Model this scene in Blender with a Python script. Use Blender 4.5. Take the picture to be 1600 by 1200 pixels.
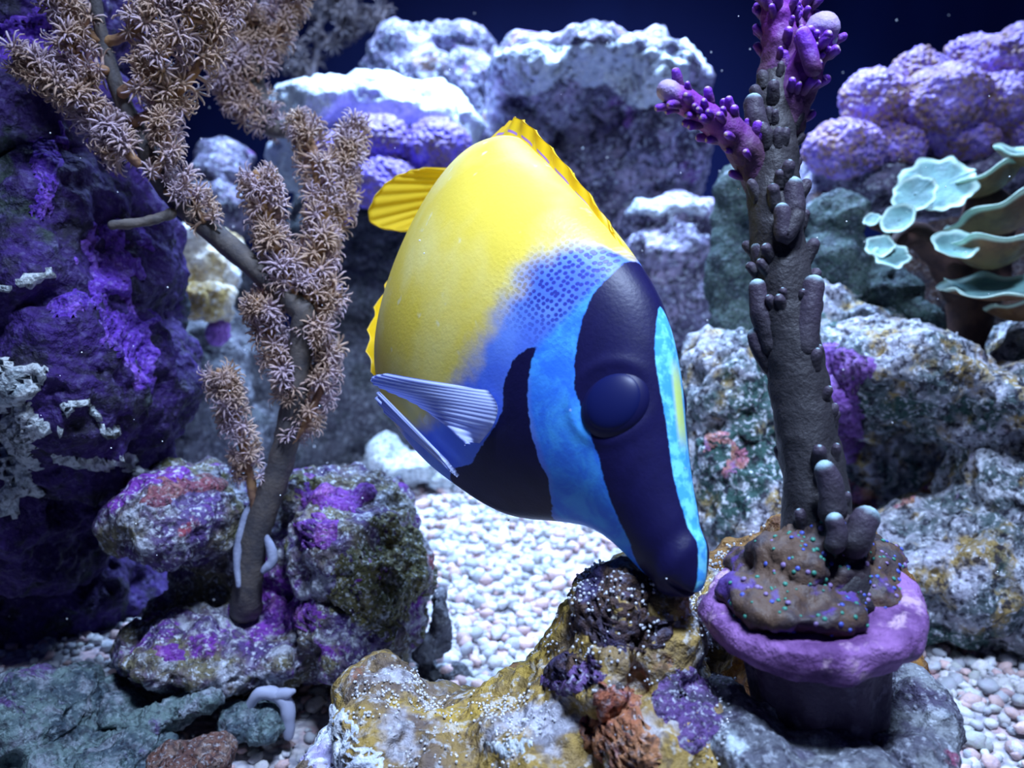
import bpy, bmesh, math, random
import numpy as np
from mathutils.bvhtree import BVHTree
from mathutils import Vector, Matrix
for _o in list(bpy.data.objects): bpy.data.objects.remove(_o, do_unlink=True)
SCN = bpy.context.scene
COL = SCN.collection
random.seed(7); RNG = np.random.default_rng(7)

# ------------------------------------------------------------------ camera, world, lamps, exposure
FPX = 1386.0                       # focal length in pixels of the 1600x1200 frame
CAM_Z, PITCH = 0.30, math.radians(13.0)
C0 = np.array([0.0, 0.0, CAM_Z])
RIGHT = np.array([1.0, 0, 0]); FWD = np.array([0, math.cos(PITCH), -math.sin(PITCH)]); UPV = np.array([0, math.sin(PITCH), math.cos(PITCH)])
cam = bpy.data.cameras.new('camera'); camo = bpy.data.objects.new('camera', cam); COL.objects.link(camo)
cam.sensor_width = 36.0; cam.lens = 36.0 * FPX / 1600.0; cam.clip_start = 0.02; cam.clip_end = 20
camo.location = C0; camo.rotation_euler = (math.pi/2 - PITCH, 0, 0)
cam.dof.use_dof = True; cam.dof.focus_distance = 0.36; cam.dof.aperture_fstop = 11.0
SCN.camera = camo
world = bpy.data.worlds.new('water_world'); SCN.world = world; world.use_nodes = True
world.node_tree.nodes['Background'].inputs[0].default_value = (0.030, 0.060, 0.34, 1)
world.node_tree.nodes['Background'].inputs[1].default_value = 0.14
def lamp(name, loc, target, size, size_y, power, col, spread=180):
    l = bpy.data.lights.new(name, 'AREA'); l.shape = 'RECTANGLE'; l.size = size; l.size_y = size_y; l.energy = power; l.spread = math.radians(spread); l.color = col
    o = bpy.data.objects.new(name, l); COL.objects.link(o); o.location = loc
    o.rotation_euler = (Vector(target) - Vector(loc)).to_track_quat('-Z', 'Y').to_euler()
    return o
lamp('reef_lamp_front_offscreen', (0.14, 0.12, 1.05), (0.06, 0.36, 0.1), 0.30, 0.10, 5.0, (0.54, 0.69, 1.0), 84)
lamp('reef_lamp_rear_offscreen', (0.06, 1.12, 1.10), (0.06, 1.04, 0.1), 0.60, 0.12, 20.0, (0.42, 0.62, 1.0), 84)
SCN.view_settings.view_transform = 'Standard'; SCN.view_settings.look = 'None'; SCN.view_settings.gamma = 1.0
SCN.view_settings.use_curve_mapping = False; SCN.view_settings.exposure = 0.0
SCN.cycles.use_denoising = True

# ------------------------------------------------------------------ helpers
def at(px, py, d):
    """point seen at a pixel of the photograph, d metres in front of the lens"""
    return C0 + d * (RIGHT * ((px - 800) / FPX) + UPV * ((600 - py) / FPX) + FWD)
OFF = {}
def thing(name, label, cat, loc, group=None):
    o = bpy.data.objects.new(name, None); COL.objects.link(o); o.empty_display_size = 0.02
    o.location = [float(v) for v in loc]; o['label'] = label; o['category'] = cat
    if group: o['group'] = group
    OFF[o] = np.array([float(v) for v in loc]); return o
def tag(o, label, cat, group=None):
    o['label'] = label; o['category'] = cat
    if group: o['group'] = group
    return o
def mesh_from(name, V, F, mat=None, smooth=True):
    me = bpy.data.meshes.new(name); V = np.asarray(V, dtype=np.float64)
    if isinstance(F, np.ndarray) and F.ndim == 2:
        nf, k = F.shape
        me.vertices.add(len(V)); me.vertices.foreach_set('co', V.ravel().astype(np.float32))
        me.loops.add(nf * k); me.loops.foreach_set('vertex_index', F.ravel().astype(np.int32))
        me.polygons.add(nf); me.polygons.foreach_set('loop_start', np.arange(0, nf * k, k, dtype=np.int32))
        me.update(calc_edges=True)
    else:
        me.from_pydata([tuple(v) for v in V], [], [tuple(int(i) for i in f) for f in F]); me.update()
    if smooth: me.polygons.foreach_set('use_smooth', np.ones(len(me.polygons), dtype=bool))
    if mat: me.materials.append(mat)
    return me
def obj(name, V, F, mat, parent=None, smooth=True, origin=None, local=False):
    """one mesh object; V in world metres unless local"""
    V = np.asarray(V, dtype=np.float64)
    if parent is not None:
        base = OFF[parent]; sub = V if local else V - base
        o = bpy.data.objects.new(name, mesh_from(name, sub, F, mat, smooth)); COL.objects.link(o); o.parent = parent; OFF[o] = base
    else:
        if origin is None: origin = np.array([(V[:,0].min()+V[:,0].max())/2, (V[:,1].min()+V[:,1].max())/2, V[:,2].min()])
        o = bpy.data.objects.new(name, mesh_from(name, V - origin, F, mat, smooth)); COL.objects.link(o); o.location = origin; OFF[o] = np.array(origin)
    return o
def put(name, me, parent, P, M=None):
    """a part that shares mesh data, placed at world point P with 3x3 matrix M"""
    o = bpy.data.objects.new(name, me); COL.objects.link(o); o.parent = parent
    m = Matrix.Identity(4)
    if M is not None:
        for i in range(3):
            for j in range(3): m[i][j] = float(M[i][j])
    q = np.asarray(P) - OFF[parent]
    for i in range(3): m[i][3] = float(q[i])
    o.matrix_basis = m; return o
def attr(o, name, vals):
    a = o.data.attributes.new(name, 'FLOAT', 'POINT'); a.data.foreach_set('value', np.asarray(vals, dtype=np.float32))
def colattr(o, name, cols):
    a = o.data.color_attributes.new(name, 'FLOAT_COLOR', 'POINT'); c = np.ones((len(cols), 4), dtype=np.float32); c[:, :3] = cols
    a.data.foreach_set('color', c.ravel())
# gradient noise, vectorised
_PERM = np.random.default_rng(3).permutation(256); _PERM = np.concatenate([_PERM, _PERM, _PERM])
_G = np.random.default_rng(4).normal(size=(256, 3)); _G /= np.linalg.norm(_G, axis=1)[:, None]
def perlin(P):
    P = np.asarray(P, dtype=np.float64); I = np.floor(P).astype(np.int64); Fr = P - I; U = Fr * Fr * Fr * (Fr * (Fr * 6 - 15) + 10); I &= 255
    out = np.zeros(len(P))
    for dx in (0, 1):
        for dy in (0, 1):
            for dz in (0, 1):
                h = _PERM[_PERM[_PERM[(I[:,0]+dx) & 255] + ((I[:,1]+dy) & 255)] + ((I[:,2]+dz) & 255)]
                g = _G[h & 255]
                dot = g[:,0]*(Fr[:,0]-dx) + g[:,1]*(Fr[:,1]-dy) + g[:,2]*(Fr[:,2]-dz)
                wx = U[:,0] if dx else 1-U[:,0]; wy = U[:,1] if dy else 1-U[:,1]; wz = U[:,2] if dz else 1-U[:,2]
                out += wx*wy*wz*dot
    return out * 1.5
def fbm(P, f, octv=3, gain=0.5):
    P = np.asarray(P); r = np.zeros(len(P)); a = 1.0
    for i in range(octv): r += a * perlin(P * f + 17.3 * i); f *= 2.05; a *= gain
    return r
def worley(P, f, seed=0):
    """distance to the nearest feature point, in cells"""
    Q = np.asarray(P) * f; I = np.floor(Q).astype(np.int64); best = np.full(len(Q), 9.0)
    for dx in (-1, 0, 1):
        for dy in (-1, 0, 1):
            for dz in (-1, 0, 1):
                c = I + np.array([dx, dy, dz]); h = _PERM[_PERM[_PERM[(c[:,0]+seed) & 255] + (c[:,1] & 255)] + (c[:,2] & 255)]
                fp = c + 0.5 + 0.45 * _G[h & 255]
                best = np.minimum(best, ((fp - Q) ** 2).sum(1))
    return np.sqrt(best)
def grid_faces(nu, nv, wrap_v=False):
    f = []
    iu = np.arange(nu - 1)[:, None]; mv = nv if wrap_v else nv - 1; jv = np.arange(mv)[None, :]; jn = (jv + 1) % nv
    return np.stack([(iu*nv + jv), (iu*nv + jn), ((iu+1)*nv + jn), ((iu+1)*nv + jv)], -1).reshape(-1, 4)
def catmull(P, n):
    P = np.asarray(P, dtype=float)
    if len(P) < 3:
        t = np.linspace(0, 1, n)[:, None]; return P[0]*(1-t) + P[-1]*t
    A = np.vstack([2*P[0]-P[1], P, 2*P[-1]-P[-2]]); out = []
    ts = np.linspace(0, len(P)-1-1e-9, n)
    for t in ts:
        i = int(t); u = t - i; p0, p1, p2, p3 = A[i], A[i+1], A[i+2], A[i+3]
        out.append(0.5*((2*p1) + (-p0+p2)*u + (2*p0-5*p1+4*p2-p3)*u*u + (-p0+3*p1-3*p2+p3)*u**3))
    return np.array(out)
def frames(C):
    T = np.gradient(C, axis=0); T /= np.linalg.norm(T, axis=1)[:, None] + 1e-12
    n = np.cross(T[0], [0.3, 0.9, 0.2]); n /= np.linalg.norm(n); N = []
    for t in T:
        n = n - t * (n @ t); n /= np.linalg.norm(n) + 1e-12; N.append(n)
    N = np.array(N); return T, N, np.cross(T, N)
def tube(pts, radii, n=24, seg=12, rough=0.0, rf=200.0, round_end=True, round_start=False):
    """closed tube along a smooth path"""
    C = catmull(pts, n); r = np.interp(np.linspace(0, 1, n), np.linspace(0, 1, len(radii)), radii)
    def cap(C, r, end):
        i = -1 if end else 0; j = -2 if end else 1
        t = C[i] - C[j]; t /= np.linalg.norm(t); ks = np.array([0.35, 0.65, 0.87, 0.98])
        cc = C[i] + np.outer(ks, t) * r[i]; rr = r[i] * np.sqrt(1 - ks**2)
        return (np.vstack([C, cc]), np.concatenate([r, rr])) if end else (np.vstack([cc[::-1], C]), np.concatenate([rr[::-1], r]))
    if round_end: C, r = cap(C, r, True)
    if round_start: C, r = cap(C, r, False)
    T, N, B = frames(C); m = len(C); a = np.linspace(0, 2*np.pi, seg, endpoint=False)
    V = C[:, None, :] + r[:, None, None] * (np.cos(a)[None, :, None]*N[:, None, :] + np.sin(a)[None, :, None]*B[:, None, :])
    V = V.reshape(-1, 3)
    if rough:
        Nn = (V - np.repeat(C, seg, 0)); Nn /= np.linalg.norm(Nn, axis=1)[:, None] + 1e-9
        V = V + Nn * (rough * fbm(V, rf, 2))[:, None] * np.repeat(r / r.max(), seg)[:, None]
    F = [tuple(q) for q in grid_faces(m, seg, True)]
    F.append(tuple(range(seg))[::-1]); F.append(tuple((m-1)*seg + k for k in range(seg)))
    return V, F
def merge(parts):
    V = []; F = []; o = 0
    for v, f in parts:
        V.append(np.asarray(v)); F += [tuple(int(i)+o for i in q) for q in f]; o += len(v)
    return np.vstack(V), F
_ICO = {}
def ico(sub):
    if sub not in _ICO:
        bm = bmesh.new(); bmesh.ops.create_icosphere(bm, subdivisions=sub, radius=1.0)
        bm.verts.ensure_lookup_table(); _ICO[sub] = (np.array([v.co[:] for v in bm.verts]), np.array([[v.index for v in f.verts] for f in bm.faces])); bm.free()
    return _ICO[sub]
def multi(base_v, base_f, Ms, Ps):
    """many copies of one small shape joined into one mesh: arrays of 3x3 matrices and points"""
    Ms = np.asarray(Ms); Ps = np.asarray(Ps); n = len(Ps); k = len(base_v)
    V = (np.einsum('nij,kj->nki', Ms, base_v) + Ps[:, None, :]).reshape(-1, 3)
    F = (np.asarray(base_f)[None] + (np.arange(n) * k)[:, None, None]).reshape(-1, np.asarray(base_f).shape[1])
    return V, F
def basis_z(Z, spin=None):
    """rotation matrices whose third column is the given direction"""
    Z = np.asarray(Z, dtype=float); Z = Z / (np.linalg.norm(Z, axis=1)[:, None] + 1e-12); n = len(Z)
    ref = np.where(np.abs(Z[:, 2:3]) > 0.9, np.array([[1.0, 0, 0]]), np.array([[0, 0, 1.0]]))
    X = np.cross(ref, Z); X /= np.linalg.norm(X, axis=1)[:, None]; Y = np.cross(Z, X)
    if spin is not None:
        c = np.cos(spin)[:, None]; s = np.sin(spin)[:, None]; X, Y = c*X + s*Y, c*Y - s*X
    return np.stack([X, Y, Z], -1)

# ------------------------------------------------------------------ node materials
class NT:
    def __init__(s, name):
        s.m = bpy.data.materials.new(name); s.m.use_nodes = True; s.t = s.m.node_tree; s.n = s.t.nodes; s.b = s.n['Principled BSDF']
        s.out = s.n['Material Output']
    def node(s, typ, **kw):
        n = s.n.new(typ)
        for k, v in kw.items():
            if k.startswith('i_'):
                key = k[2:]; key = int(key) if key.isdigit() else key.replace('_', ' ')
                s.set(n.inputs[key], v)
            else: setattr(n, k, v)
        return n
    def set(s, inp, v):
        if isinstance(v, bpy.types.NodeSocket): s.t.links.new(v, inp)
        elif isinstance(v, (tuple, list)) and len(v) == 3 and inp.type == 'RGBA': inp.default_value = (*v, 1)
        else: inp.default_value = v
    def pos(s):
        if not hasattr(s, '_p'): s._p = s.node('ShaderNodeNewGeometry').outputs['Position']
        return s._p
    def noise(s, scale, detail=3, rough=0.55, vec=None, dist=0.0):
        n = s.node('ShaderNodeTexNoise', i_Scale=scale, i_Detail=detail, i_Roughness=rough, i_Distortion=dist)
        s.set(n.inputs['Vector'], vec if vec is not None else s.pos()); return n.outputs['Fac']
    def vor(s, scale, out='Distance', vec=None, rnd=1.0):
        n = s.node('ShaderNodeTexVoronoi', i_Scale=scale, i_Randomness=rnd); s.set(n.inputs['Vector'], vec if vec is not None else s.pos()); return n.outputs[out]
    def off(s, v, vec=None):
        n = s.node('ShaderNodeVectorMath', operation='ADD'); s.set(n.inputs[0], vec if vec is not None else s.pos()); n.inputs[1].default_value = v; return n.outputs[0]
    def math(s, op, a, b=0.0, c=None, clamp=False):
        n = s.node('ShaderNodeMath', operation=op, use_clamp=clamp); s.set(n.inputs[0], a); s.set(n.inputs[1], b)
        if c is not None: s.set(n.inputs[2], c)
        return n.outputs[0]
    def step(s, v, lo, hi):
        n = s.node('ShaderNodeMapRange', clamp=True, interpolation_type='SMOOTHSTEP'); s.set(n.inputs[0], v); n.inputs[1].default_value = lo; n.inputs[2].default_value = hi; return n.outputs[0]
    def mix(s, f, a, b, mode='MIX'):
        n = s.node('ShaderNodeMix', data_type='RGBA', blend_type=mode); s.set(n.inputs[0], f); s.set(n.inputs[6], a); s.set(n.inputs[7], b); return n.outputs[2]
    def at(s, name, out='Fac'):
        n = s.node('ShaderNodeAttribute', attribute_name=name); return n.outputs[out]
    def bump(s, h, strength=0.5, dist=0.002, normal=None):
        n = s.node('ShaderNodeBump', i_Strength=strength, i_Distance=dist); s.set(n.inputs['Height'], h)
        if normal is not None: s.set(n.inputs['Normal'], normal)
        return n.outputs[0]
    def done(s, col=None, rough=0.7, normal=None, spec=0.3, sss=0.0, **kw):
        if col is not None: s.set(s.b.inputs['Base Color'], col)
        s.set(s.b.inputs['Roughness'], rough); s.b.inputs['Specular IOR Level'].default_value = spec
        if sss:
            s.b.inputs['Subsurface Weight'].default_value = sss; s.b.inputs['Subsurface Radius'].default_value = (0.004, 0.003, 0.002); s.b.inputs['Subsurface Scale'].default_value = 1.0
        if normal is not None: s.set(s.b.inputs['Normal'], normal)
        for k, v in kw.items(): s.set(s.b.inputs[k.replace('_', ' ')], v)
        return s.m
# ------------------------------------------------------------------ the fish: shape along the spine
FL = 0.3123                                   # snout to tail base
FS = np.array([0,.05,.10,.15,.20,.25,.30,.40,.50,.60,.70,.80,.90,.96,1.0])
FT = np.array([-.0297,.0049,.044,.0948,.1458,.1748,.188,.2052,.2115,.2105,.1640,.1040,.0520,.0373,.0372])
FB = np.array([-.0636,-.0741,-.0725,-.0801,-.1187,-.1612,-.1819,-.2060,-.2170,-.2170,-.1880,-.1420,-.0900,-.0657,-.0585])
FW = np.array([.0214,.0321,.0434,.056,.0660,.0750,.0850,.1070,.1160,.1000,.0700,.0460,.0256,.0187,.0151])
_sd = np.linspace(-0.2, 1.2, 1401)
def _smooth(v, sig):
    k = np.exp(-0.5*(np.arange(-120, 121)*0.001/sig)**2); k /= k.sum()
    d = np.interp(_sd, FS, v)
    lo = _sd < 0; d[lo] = v[0] + (v[1]-v[0])/.05*_sd[lo]
    return np.convolve(np.pad(d, 120, mode='edge'), k, 'valid')
_T, _B, _W = _smooth(FT, .02), _smooth(FB, .02), _smooth(FW, .03)
f_top = lambda s: np.interp(s, _sd, _T)
f_bot = lambda s: np.interp(s, _sd, _B)
f_wid = lambda s: np.interp(s, _sd, _W)
f_bend = lambda s: -0.676 * np.clip(np.asarray(s) - .35, 0, None)**2 - 0.38 * np.clip(np.asarray(s) - .6, 0, None)**2      # sideways curve of the spine, to the fish's left
def fish_pt(s, r, z):
    """spine coordinate s, right offset r, height z (all in body lengths) to the fish's own axes: X forward, Y left, Z up"""
    s = np.asarray(s, float); return np.stack([-s, -(r + f_bend(s)), z + 0*s], -1) * FL
TIP = 0.010                                    # where the blunt muzzle ends
def fish_body_mesh(nu=300, nt=200):
    u = np.linspace(0, 1, nu); s = np.where(u < .12, 0.040*(u/.12)**2.0 + TIP, 0.040 + TIP + (u-.12)/.88*(1.0-.040-TIP))
    t = np.linspace(0, 2*np.pi, nt, endpoint=False)
    top, bot, w = f_top(s), f_bot(s), f_wid(s)
    # rounded muzzle: radii fall to nothing at the tip
    k = np.clip((s - TIP) / 0.036, 0, 1); cap = np.clip(1 - (1-k)**2.6, 0, 1)**.5
    zc, h = (top+bot)/2, (top-bot)/2*cap; w = w*cap
    S, TT = np.meshgrid(s, t, indexing='ij')
    ct, st = np.cos(TT), np.sin(TT)
    Z = zc[:, None] + h[:, None]*ct
    Rr = w[:, None]*np.sign(st)*np.abs(st)**(0.92 + 0.26*np.clip((.34-S)/.12, 0, 1)*np.clip(ct*2, 0, 1)*np.clip(S/.08, 0, 1))
    # lips: a swollen ring and the slit of the mouth
    lip = np.exp(-((S-TIP-0.026)/0.010)**2)*0.0030 - np.exp(-((S-TIP-0.046)/0.007)**2)*0.0014
    slit = np.exp(-((Z-(zc[:, None]-0.006))/0.0030)**2) * np.clip(1-(S-TIP)/0.026, 0, 1)*0.008
    Z = Z + lip*ct; Rr = Rr + lip*st
    S2 = S + slit
    # brow around the eye, nostril bump, rim of the gill cover
    eye = np.hypot((S-.190)/.038, (Z-.066)/.042)
    brow = 0.0020*np.exp(-((eye-1.06)/.16)**2) - 0.003*np.exp(-(eye/.7)**2)
    Rr = Rr + np.sign(st)*brow*np.clip(np.abs(st)*1.5, 0, 1)
    V = fish_pt(S2, Rr, Z).reshape(-1, 3)
    F = [tuple(q) for q in grid_faces(nu, nt, True)]
    F.append(tuple(range(nt))[::-1]); F.append(tuple((nu-1)*nt + i for i in range(nt)))
    return V, F, S.ravel(), Rr.ravel(), Z.ravel()
# where the fish hangs in the water: snout point and its axes
FISH_O = C0 + 0.0681456*RIGHT - 0.0580976*UPV + 0.28*FWD
def _cam2w(v): return v[0]*RIGHT + v[1]*UPV - v[2]*FWD
_F = _cam2w((0.5512,-0.5901,0.5898)); _R = _cam2w((-0.7085,0.0423,0.7044)); _D = _cam2w((0.4407,0.8062,0.3948))
_F /= np.linalg.norm(_F); _D -= _F*(_F@_D); _D /= np.linalg.norm(_D); _R = np.cross(_F, _D)
FISH_M = np.stack([_F, -_R, _D], 1)
# ------------------------------------------------------------------ tank, floor, gravel
def flat_mat(name, col, rough=0.6, spec=0.3): return NT(name).done(col, rough, spec=spec)
def wall_mat():
    t = NT('navy_back_pane'); p = t.pos()
    v = t.node('ShaderNodeMapping'); t.set(v.inputs['Vector'], p); v.inputs['Scale'].default_value = (1.0, 1.0, 0.12)
    a = t.noise(5.0, 3, .5, v.outputs[0]); c = t.mix(t.step(a, .45, .75), (0.0042, 0.0080, 0.055), (0.007, 0.018, 0.095))  # paler upright streaks: soft blue glow put into the pane colour
    return t.done(c, 0.55, spec=0.15)
def box(x0, x1, y0, y1, z0, z1):
    V = [(x, y, z) for x in (x0, x1) for y in (y0, y1) for z in (z0, z1)]
    return np.array(V), [(0,1,3,2),(4,6,7,5),(0,4,5,1),(2,3,7,6),(0,2,6,4),(1,5,7,3)]
V, F = box(-1.3, 1.3, 1.50, 1.52, -0.03, 1.3)
w = obj('wall_back', V, F, wall_mat(), smooth=False); w['kind'] = 'structure'
def sand_z(x, y): return 0.006*np.sin(x*9+1)*np.cos(y*7) + 0.004*np.sin(x*23+y*17) + 0.02*np.clip((y-0.75)/0.4, 0, 1)
gx, gy = np.meshgrid(np.linspace(-1.3, 1.3, 160), np.linspace(-0.05, 1.50, 110), indexing='ij')
gz = sand_z(gx, gy); P = np.stack([gx, gy, gz], -1).reshape(-1, 3)
def sand_mat():
    t = NT('coral_sand'); c = t.mix(t.step(t.vor(180, 'Distance'), .2, .8), (0.62, 0.60, 0.62), (0.30, 0.30, 0.36))
    c = t.mix(t.step(t.noise(40, 3), .5, .7), c, (0.60, 0.42, 0.44))
    return t.done(c, 0.8, t.bump(t.vor(170), .8, .004))
nb = len(P); Q = P.copy(); Q[:, 2] = -0.03
gf = grid_faces(160, 110); rim = [i*110 for i in range(160)] + [159*110 + j for j in range(1, 110)] + [i*110+109 for i in range(158, -1, -1)] + [j for j in range(108, 0, -1)]
FF = [tuple(q) for q in gf] + [(rim[i], rim[i]+0, nb+rim[i], nb+rim[i])[:0] or (rim[i], nb+rim[i], nb+rim[(i+1) % len(rim)], rim[(i+1) % len(rim)]) for i in range(len(rim))] + [tuple(nb + r for r in rim)]
floor = obj('floor', np.vstack([P, Q]), FF, sand_mat(), origin=np.array([0, 0, 0.0])); floor['kind'] = 'structure'
def pebble_shape(seed):
    v, f = ico(2); r = np.random.default_rng(seed); q = v * (1 + 0.42*perlin(v*1.5 + seed*7.7))[:, None]
    return q * np.array([1.0, r.uniform(.65, .95), r.uniform(.5, .75)]), f
def pebble_mat(name, use_attr):
    t = NT(name)
    if use_attr: c = t.at('tint', 'Color')
    else: c = t.node('ShaderNodeObjectInfo').outputs['Color']
    c = t.mix(t.math('MULTIPLY', t.step(t.noise(420, 3), .45, .7), .5), c, (0.42, 0.36, 0.46))
    return t.done(c, 0.65, t.bump(t.noise(600, 3), .5, .0012), spec=.35)
PEB_COL = np.array([(.90,.90,.90),(.80,.84,.88),(.92,.66,.62),(.66,.70,.76),(.94,.94,.94),(.52,.55,.60),(.85,.60,.60),(.70,.74,.70)])
def pebbles(n, box_, rmin, rmax, seed, dens=None):
    r = np.random.default_rng(seed); x = r.uniform(box_[0], box_[1], n); y = r.uniform(box_[2], box_[3], n); s = rmin + (rmax-rmin)*r.random(n)**2
    z = sand_z(x, y) + s*0.35 + r.random(n)*s*.6
    P = np.stack([x, y, z], -1); M = basis_z(np.stack([r.normal(0,.35,n), r.normal(0,.35,n), np.ones(n)], -1), r.uniform(0, 6.28, n)) * s[:, None, None]
    return P, M, s, PEB_COL[r.integers(0, len(PEB_COL), n)] * r.uniform(.55, .92, (n, 1))
def in_view(P, marg=60):
    d = P - C0; z = d @ FWD; px = 800 + FPX*(d @ RIGHT)/z; py = 600 - FPX*(d @ UPV)/z
    return (px > -marg) & (px < 1600+marg) & (py < 1200+marg), px, py, z
P1, M1, S1, K1 = pebbles(5200, (-0.20, 0.30, 0.46, 0.95), .0030, .0066, 5)
P2, M2, S2_, K2 = pebbles(2200, (0.18, 0.52, 0.40, 0.66), .0028, .0060, 6)
P3, M3, S3, K3 = pebbles(2000, (-0.42, -0.02, 0.38, 0.62), .0020, .0044, 8)
PP = np.vstack([P1, P2, P3]); MM = np.vstack([M1, M2, M3]); SS = np.concatenate([S1, S2_, S3]); KK = np.vstack([K1, K2, K3])
vis, px, py, dz = in_view(PP, -10)
# the 300 that show largest in the open sand are pebbles of their own
open_ = vis & (((px > 640) & (px < 1010) & (py > 790) & (py < 1070)) | ((px > 1470) & (py > 1010)) | ((px > 180) & (px < 520) & (py > 1120)))
rank = np.where(open_, SS/dz, 0); big = np.argsort(-rank)[:300]; rest = np.setdiff1d(np.arange(len(PP)), big)
pm_i, pm_a = pebble_mat('single_pebble', False), pebble_mat('gravel', True)
shapes = [pebble_shape(i) for i in range(6)]
peb_me = [mesh_from('pebble', v, np.asarray(f), pm_i) for v, f in shapes]
for i in big:
    o = put('pebble', peb_me[i % 6], floor, PP[i], MM[i]); o.color = (*[float(c) for c in KK[i]], 1)
gv = []; gff = []; gc = []; off = 0
for k in range(6):
    idx = rest[rest % 6 == k]; v, f = multi(shapes[k][0], shapes[k][1], MM[idx], PP[idx]); gv.append(v); gff.append(f + off); off += len(v); gc.append(np.repeat(KK[idx], len(shapes[k][0]), 0))
g = obj('gravel', np.vstack(gv), np.vstack(gff), pm_a, floor); g['kind'] = 'stuff'; colattr(g, 'tint', np.vstack(gc))

# ------------------------------------------------------------------ rocks
def blob_mesh(blobs, vox):
    """several ellipsoids, (px, py, depth, rx px, ry px, rdepth m), fused into one closed skin"""
    v, f = ico(3); parts = []
    for b in blobs:
        px, py, d, rx, ry, rd = b[:6]; c = at(px, py, d); a = b[6] if len(b) > 6 else 0.0
        ex = RIGHT*math.cos(a) + UPV*math.sin(a); ey = -RIGHT*math.sin(a) + UPV*math.cos(a)
        parts.append((c + v[:, :1]*(rx*d/FPX)*ex + v[:, 1:2]*(ry*d/FPX)*ey + v[:, 2:3]*rd*FWD, f))
    V = np.vstack([p[0] for p in parts]); F = np.vstack([p[1] + i*len(v) for i, p in enumerate(parts)])
    me = mesh_from('tmp', V, F); o = bpy.data.objects.new('tmp', me); COL.objects.link(o)
    m = o.modifiers.new('r', 'REMESH'); m.mode = 'VOXEL'; m.voxel_size = vox; m.adaptivity = 0
    s = o.modifiers.new('s', 'SMOOTH'); s.iterations = 6; s.factor = 0.6
    dg = bpy.context.evaluated_depsgraph_get(); ev = o.evaluated_get(dg); em = ev.to_mesh()
    n = len(em.vertices); V = np.empty(n*3, dtype=np.float32); em.vertices.foreach_get('co', V); N = np.empty(n*3, dtype=np.float32); em.vertices.foreach_get('normal', N)
    L = np.empty(len(em.loops), dtype=np.int32); em.loops.foreach_get('vertex_index', L); tot = np.empty(len(em.polygons), dtype=np.int32); em.polygons.foreach_get('loop_total', tot)
    if (tot == 4).all(): F = L.reshape(-1, 4)
    else:
        F = []; k = 0
        for t in tot: F.append(tuple(L[k:k+t])); k += t
    ev.to_mesh_clear(); bpy.data.objects.remove(o, do_unlink=True); bpy.data.meshes.remove(me)
    return V.reshape(-1, 3).astype(float), N.reshape(-1, 3).astype(float), F
def rough_rock(blobs, vox=.003, amp=.008, freq=28, pits=.5, seed=0.0, fine=1.0):
    V, N, F = blob_mesh(blobs, vox); Q = V + seed*3.1
    d = amp*fbm(Q, freq, 4, .55)
    d += fine*amp*.22*(1-np.abs(fbm(Q, freq*5.0, 2)))*1.2
    w = worley(Q, freq*1.35, int(seed*7) % 50); d -= pits*amp*1.3*np.clip(1-w/.38, 0, 1)**.6
    w2 = worley(Q, freq*3.6, 3 + int(seed*5) % 50); d -= pits*amp*.5*np.clip(1-w2/.42, 0, 1)
    return V + N*d[:, None], F, N
def rock_mat(name, cols, patches=(), speck=(.75,.82,.9), speck_amt=.5, f=30.0, seed=0.0, bump=.8, dark=(.015,.012,.03), dark_amt=.6):
    """living rock: two ground colours, crusts in patches, pale grit and dark pores"""
    t = NT(name); p = t.off((seed*1.7, seed*2.3, seed*.9))
    c = t.mix(t.step(t.noise(f, 4, .6, p), .38, .62), cols[0], cols[1])
    if len(cols) > 2: c = t.mix(t.step(t.noise(f*1.7, 4, .6, t.off((3.1, 1.7, seed))), .50, .64), c, cols[2])
    for i, (col, lo, sc) in enumerate(patches):
        c = t.mix(t.step(t.noise(f*sc, 5, .62, t.off((7.7*i+seed, 2.2*i, 5.1-seed)), .3), lo, lo+.07), c, col)
    g = t.noise(f*11, 3, .6, p); c = t.mix(t.math('MULTIPLY', t.step(g, .52, .66), speck_amt), c, speck)
    h = t.noise(f*7, 4, .65, t.off((1.3, seed, 4.4))); c = t.mix(t.math('MULTIPLY', t.step(h, .50, .38), dark_amt), c, dark)
    b = t.math('ADD', t.math('MULTIPLY', t.noise(f*5, 5, .65, p), 1.0), t.math('MULTIPLY', t.vor(f*9, 'Distance', p), .35))
    return t.done(c, t.math('ADD', .55, t.math('MULTIPLY', g, .3)), t.bump(b, bump, .006), spec=.3)
def rock(name, label, blobs, mat, cat='rock', vox=.003, group=None, **kw):
    V, F, N = rough_rock(blobs, vox, **kw); V = seat(V); o = obj(name, V, F, mat); tag(o, label, cat, group); o['_n'] = len(V)
    SKIN[o] = (V, N); FACES[o] = F; del o['_n']; return o
SKIN = {}; FACES = {}; BVH = {}
def bvh_of(o):
    if o not in BVH: BVH[o] = BVHTree.FromPolygons([tuple(v) for v in SKIN[o][0]], [tuple(int(i) for i in f) for f in FACES[o]])
    return BVH[o]
def within(t, p):
    for d in (Vector((.13, .31, .94)), Vector((-.52, .23, .82)), Vector((.41, -.77, .49))):
        n = 0; q = Vector(p)
        while n < 40:
            h = t.ray_cast(q, d)
            if h[0] is None: break
            n += 1; q = h[0] + d*2e-5
        if n % 2 == 0: return False
    return True
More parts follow.
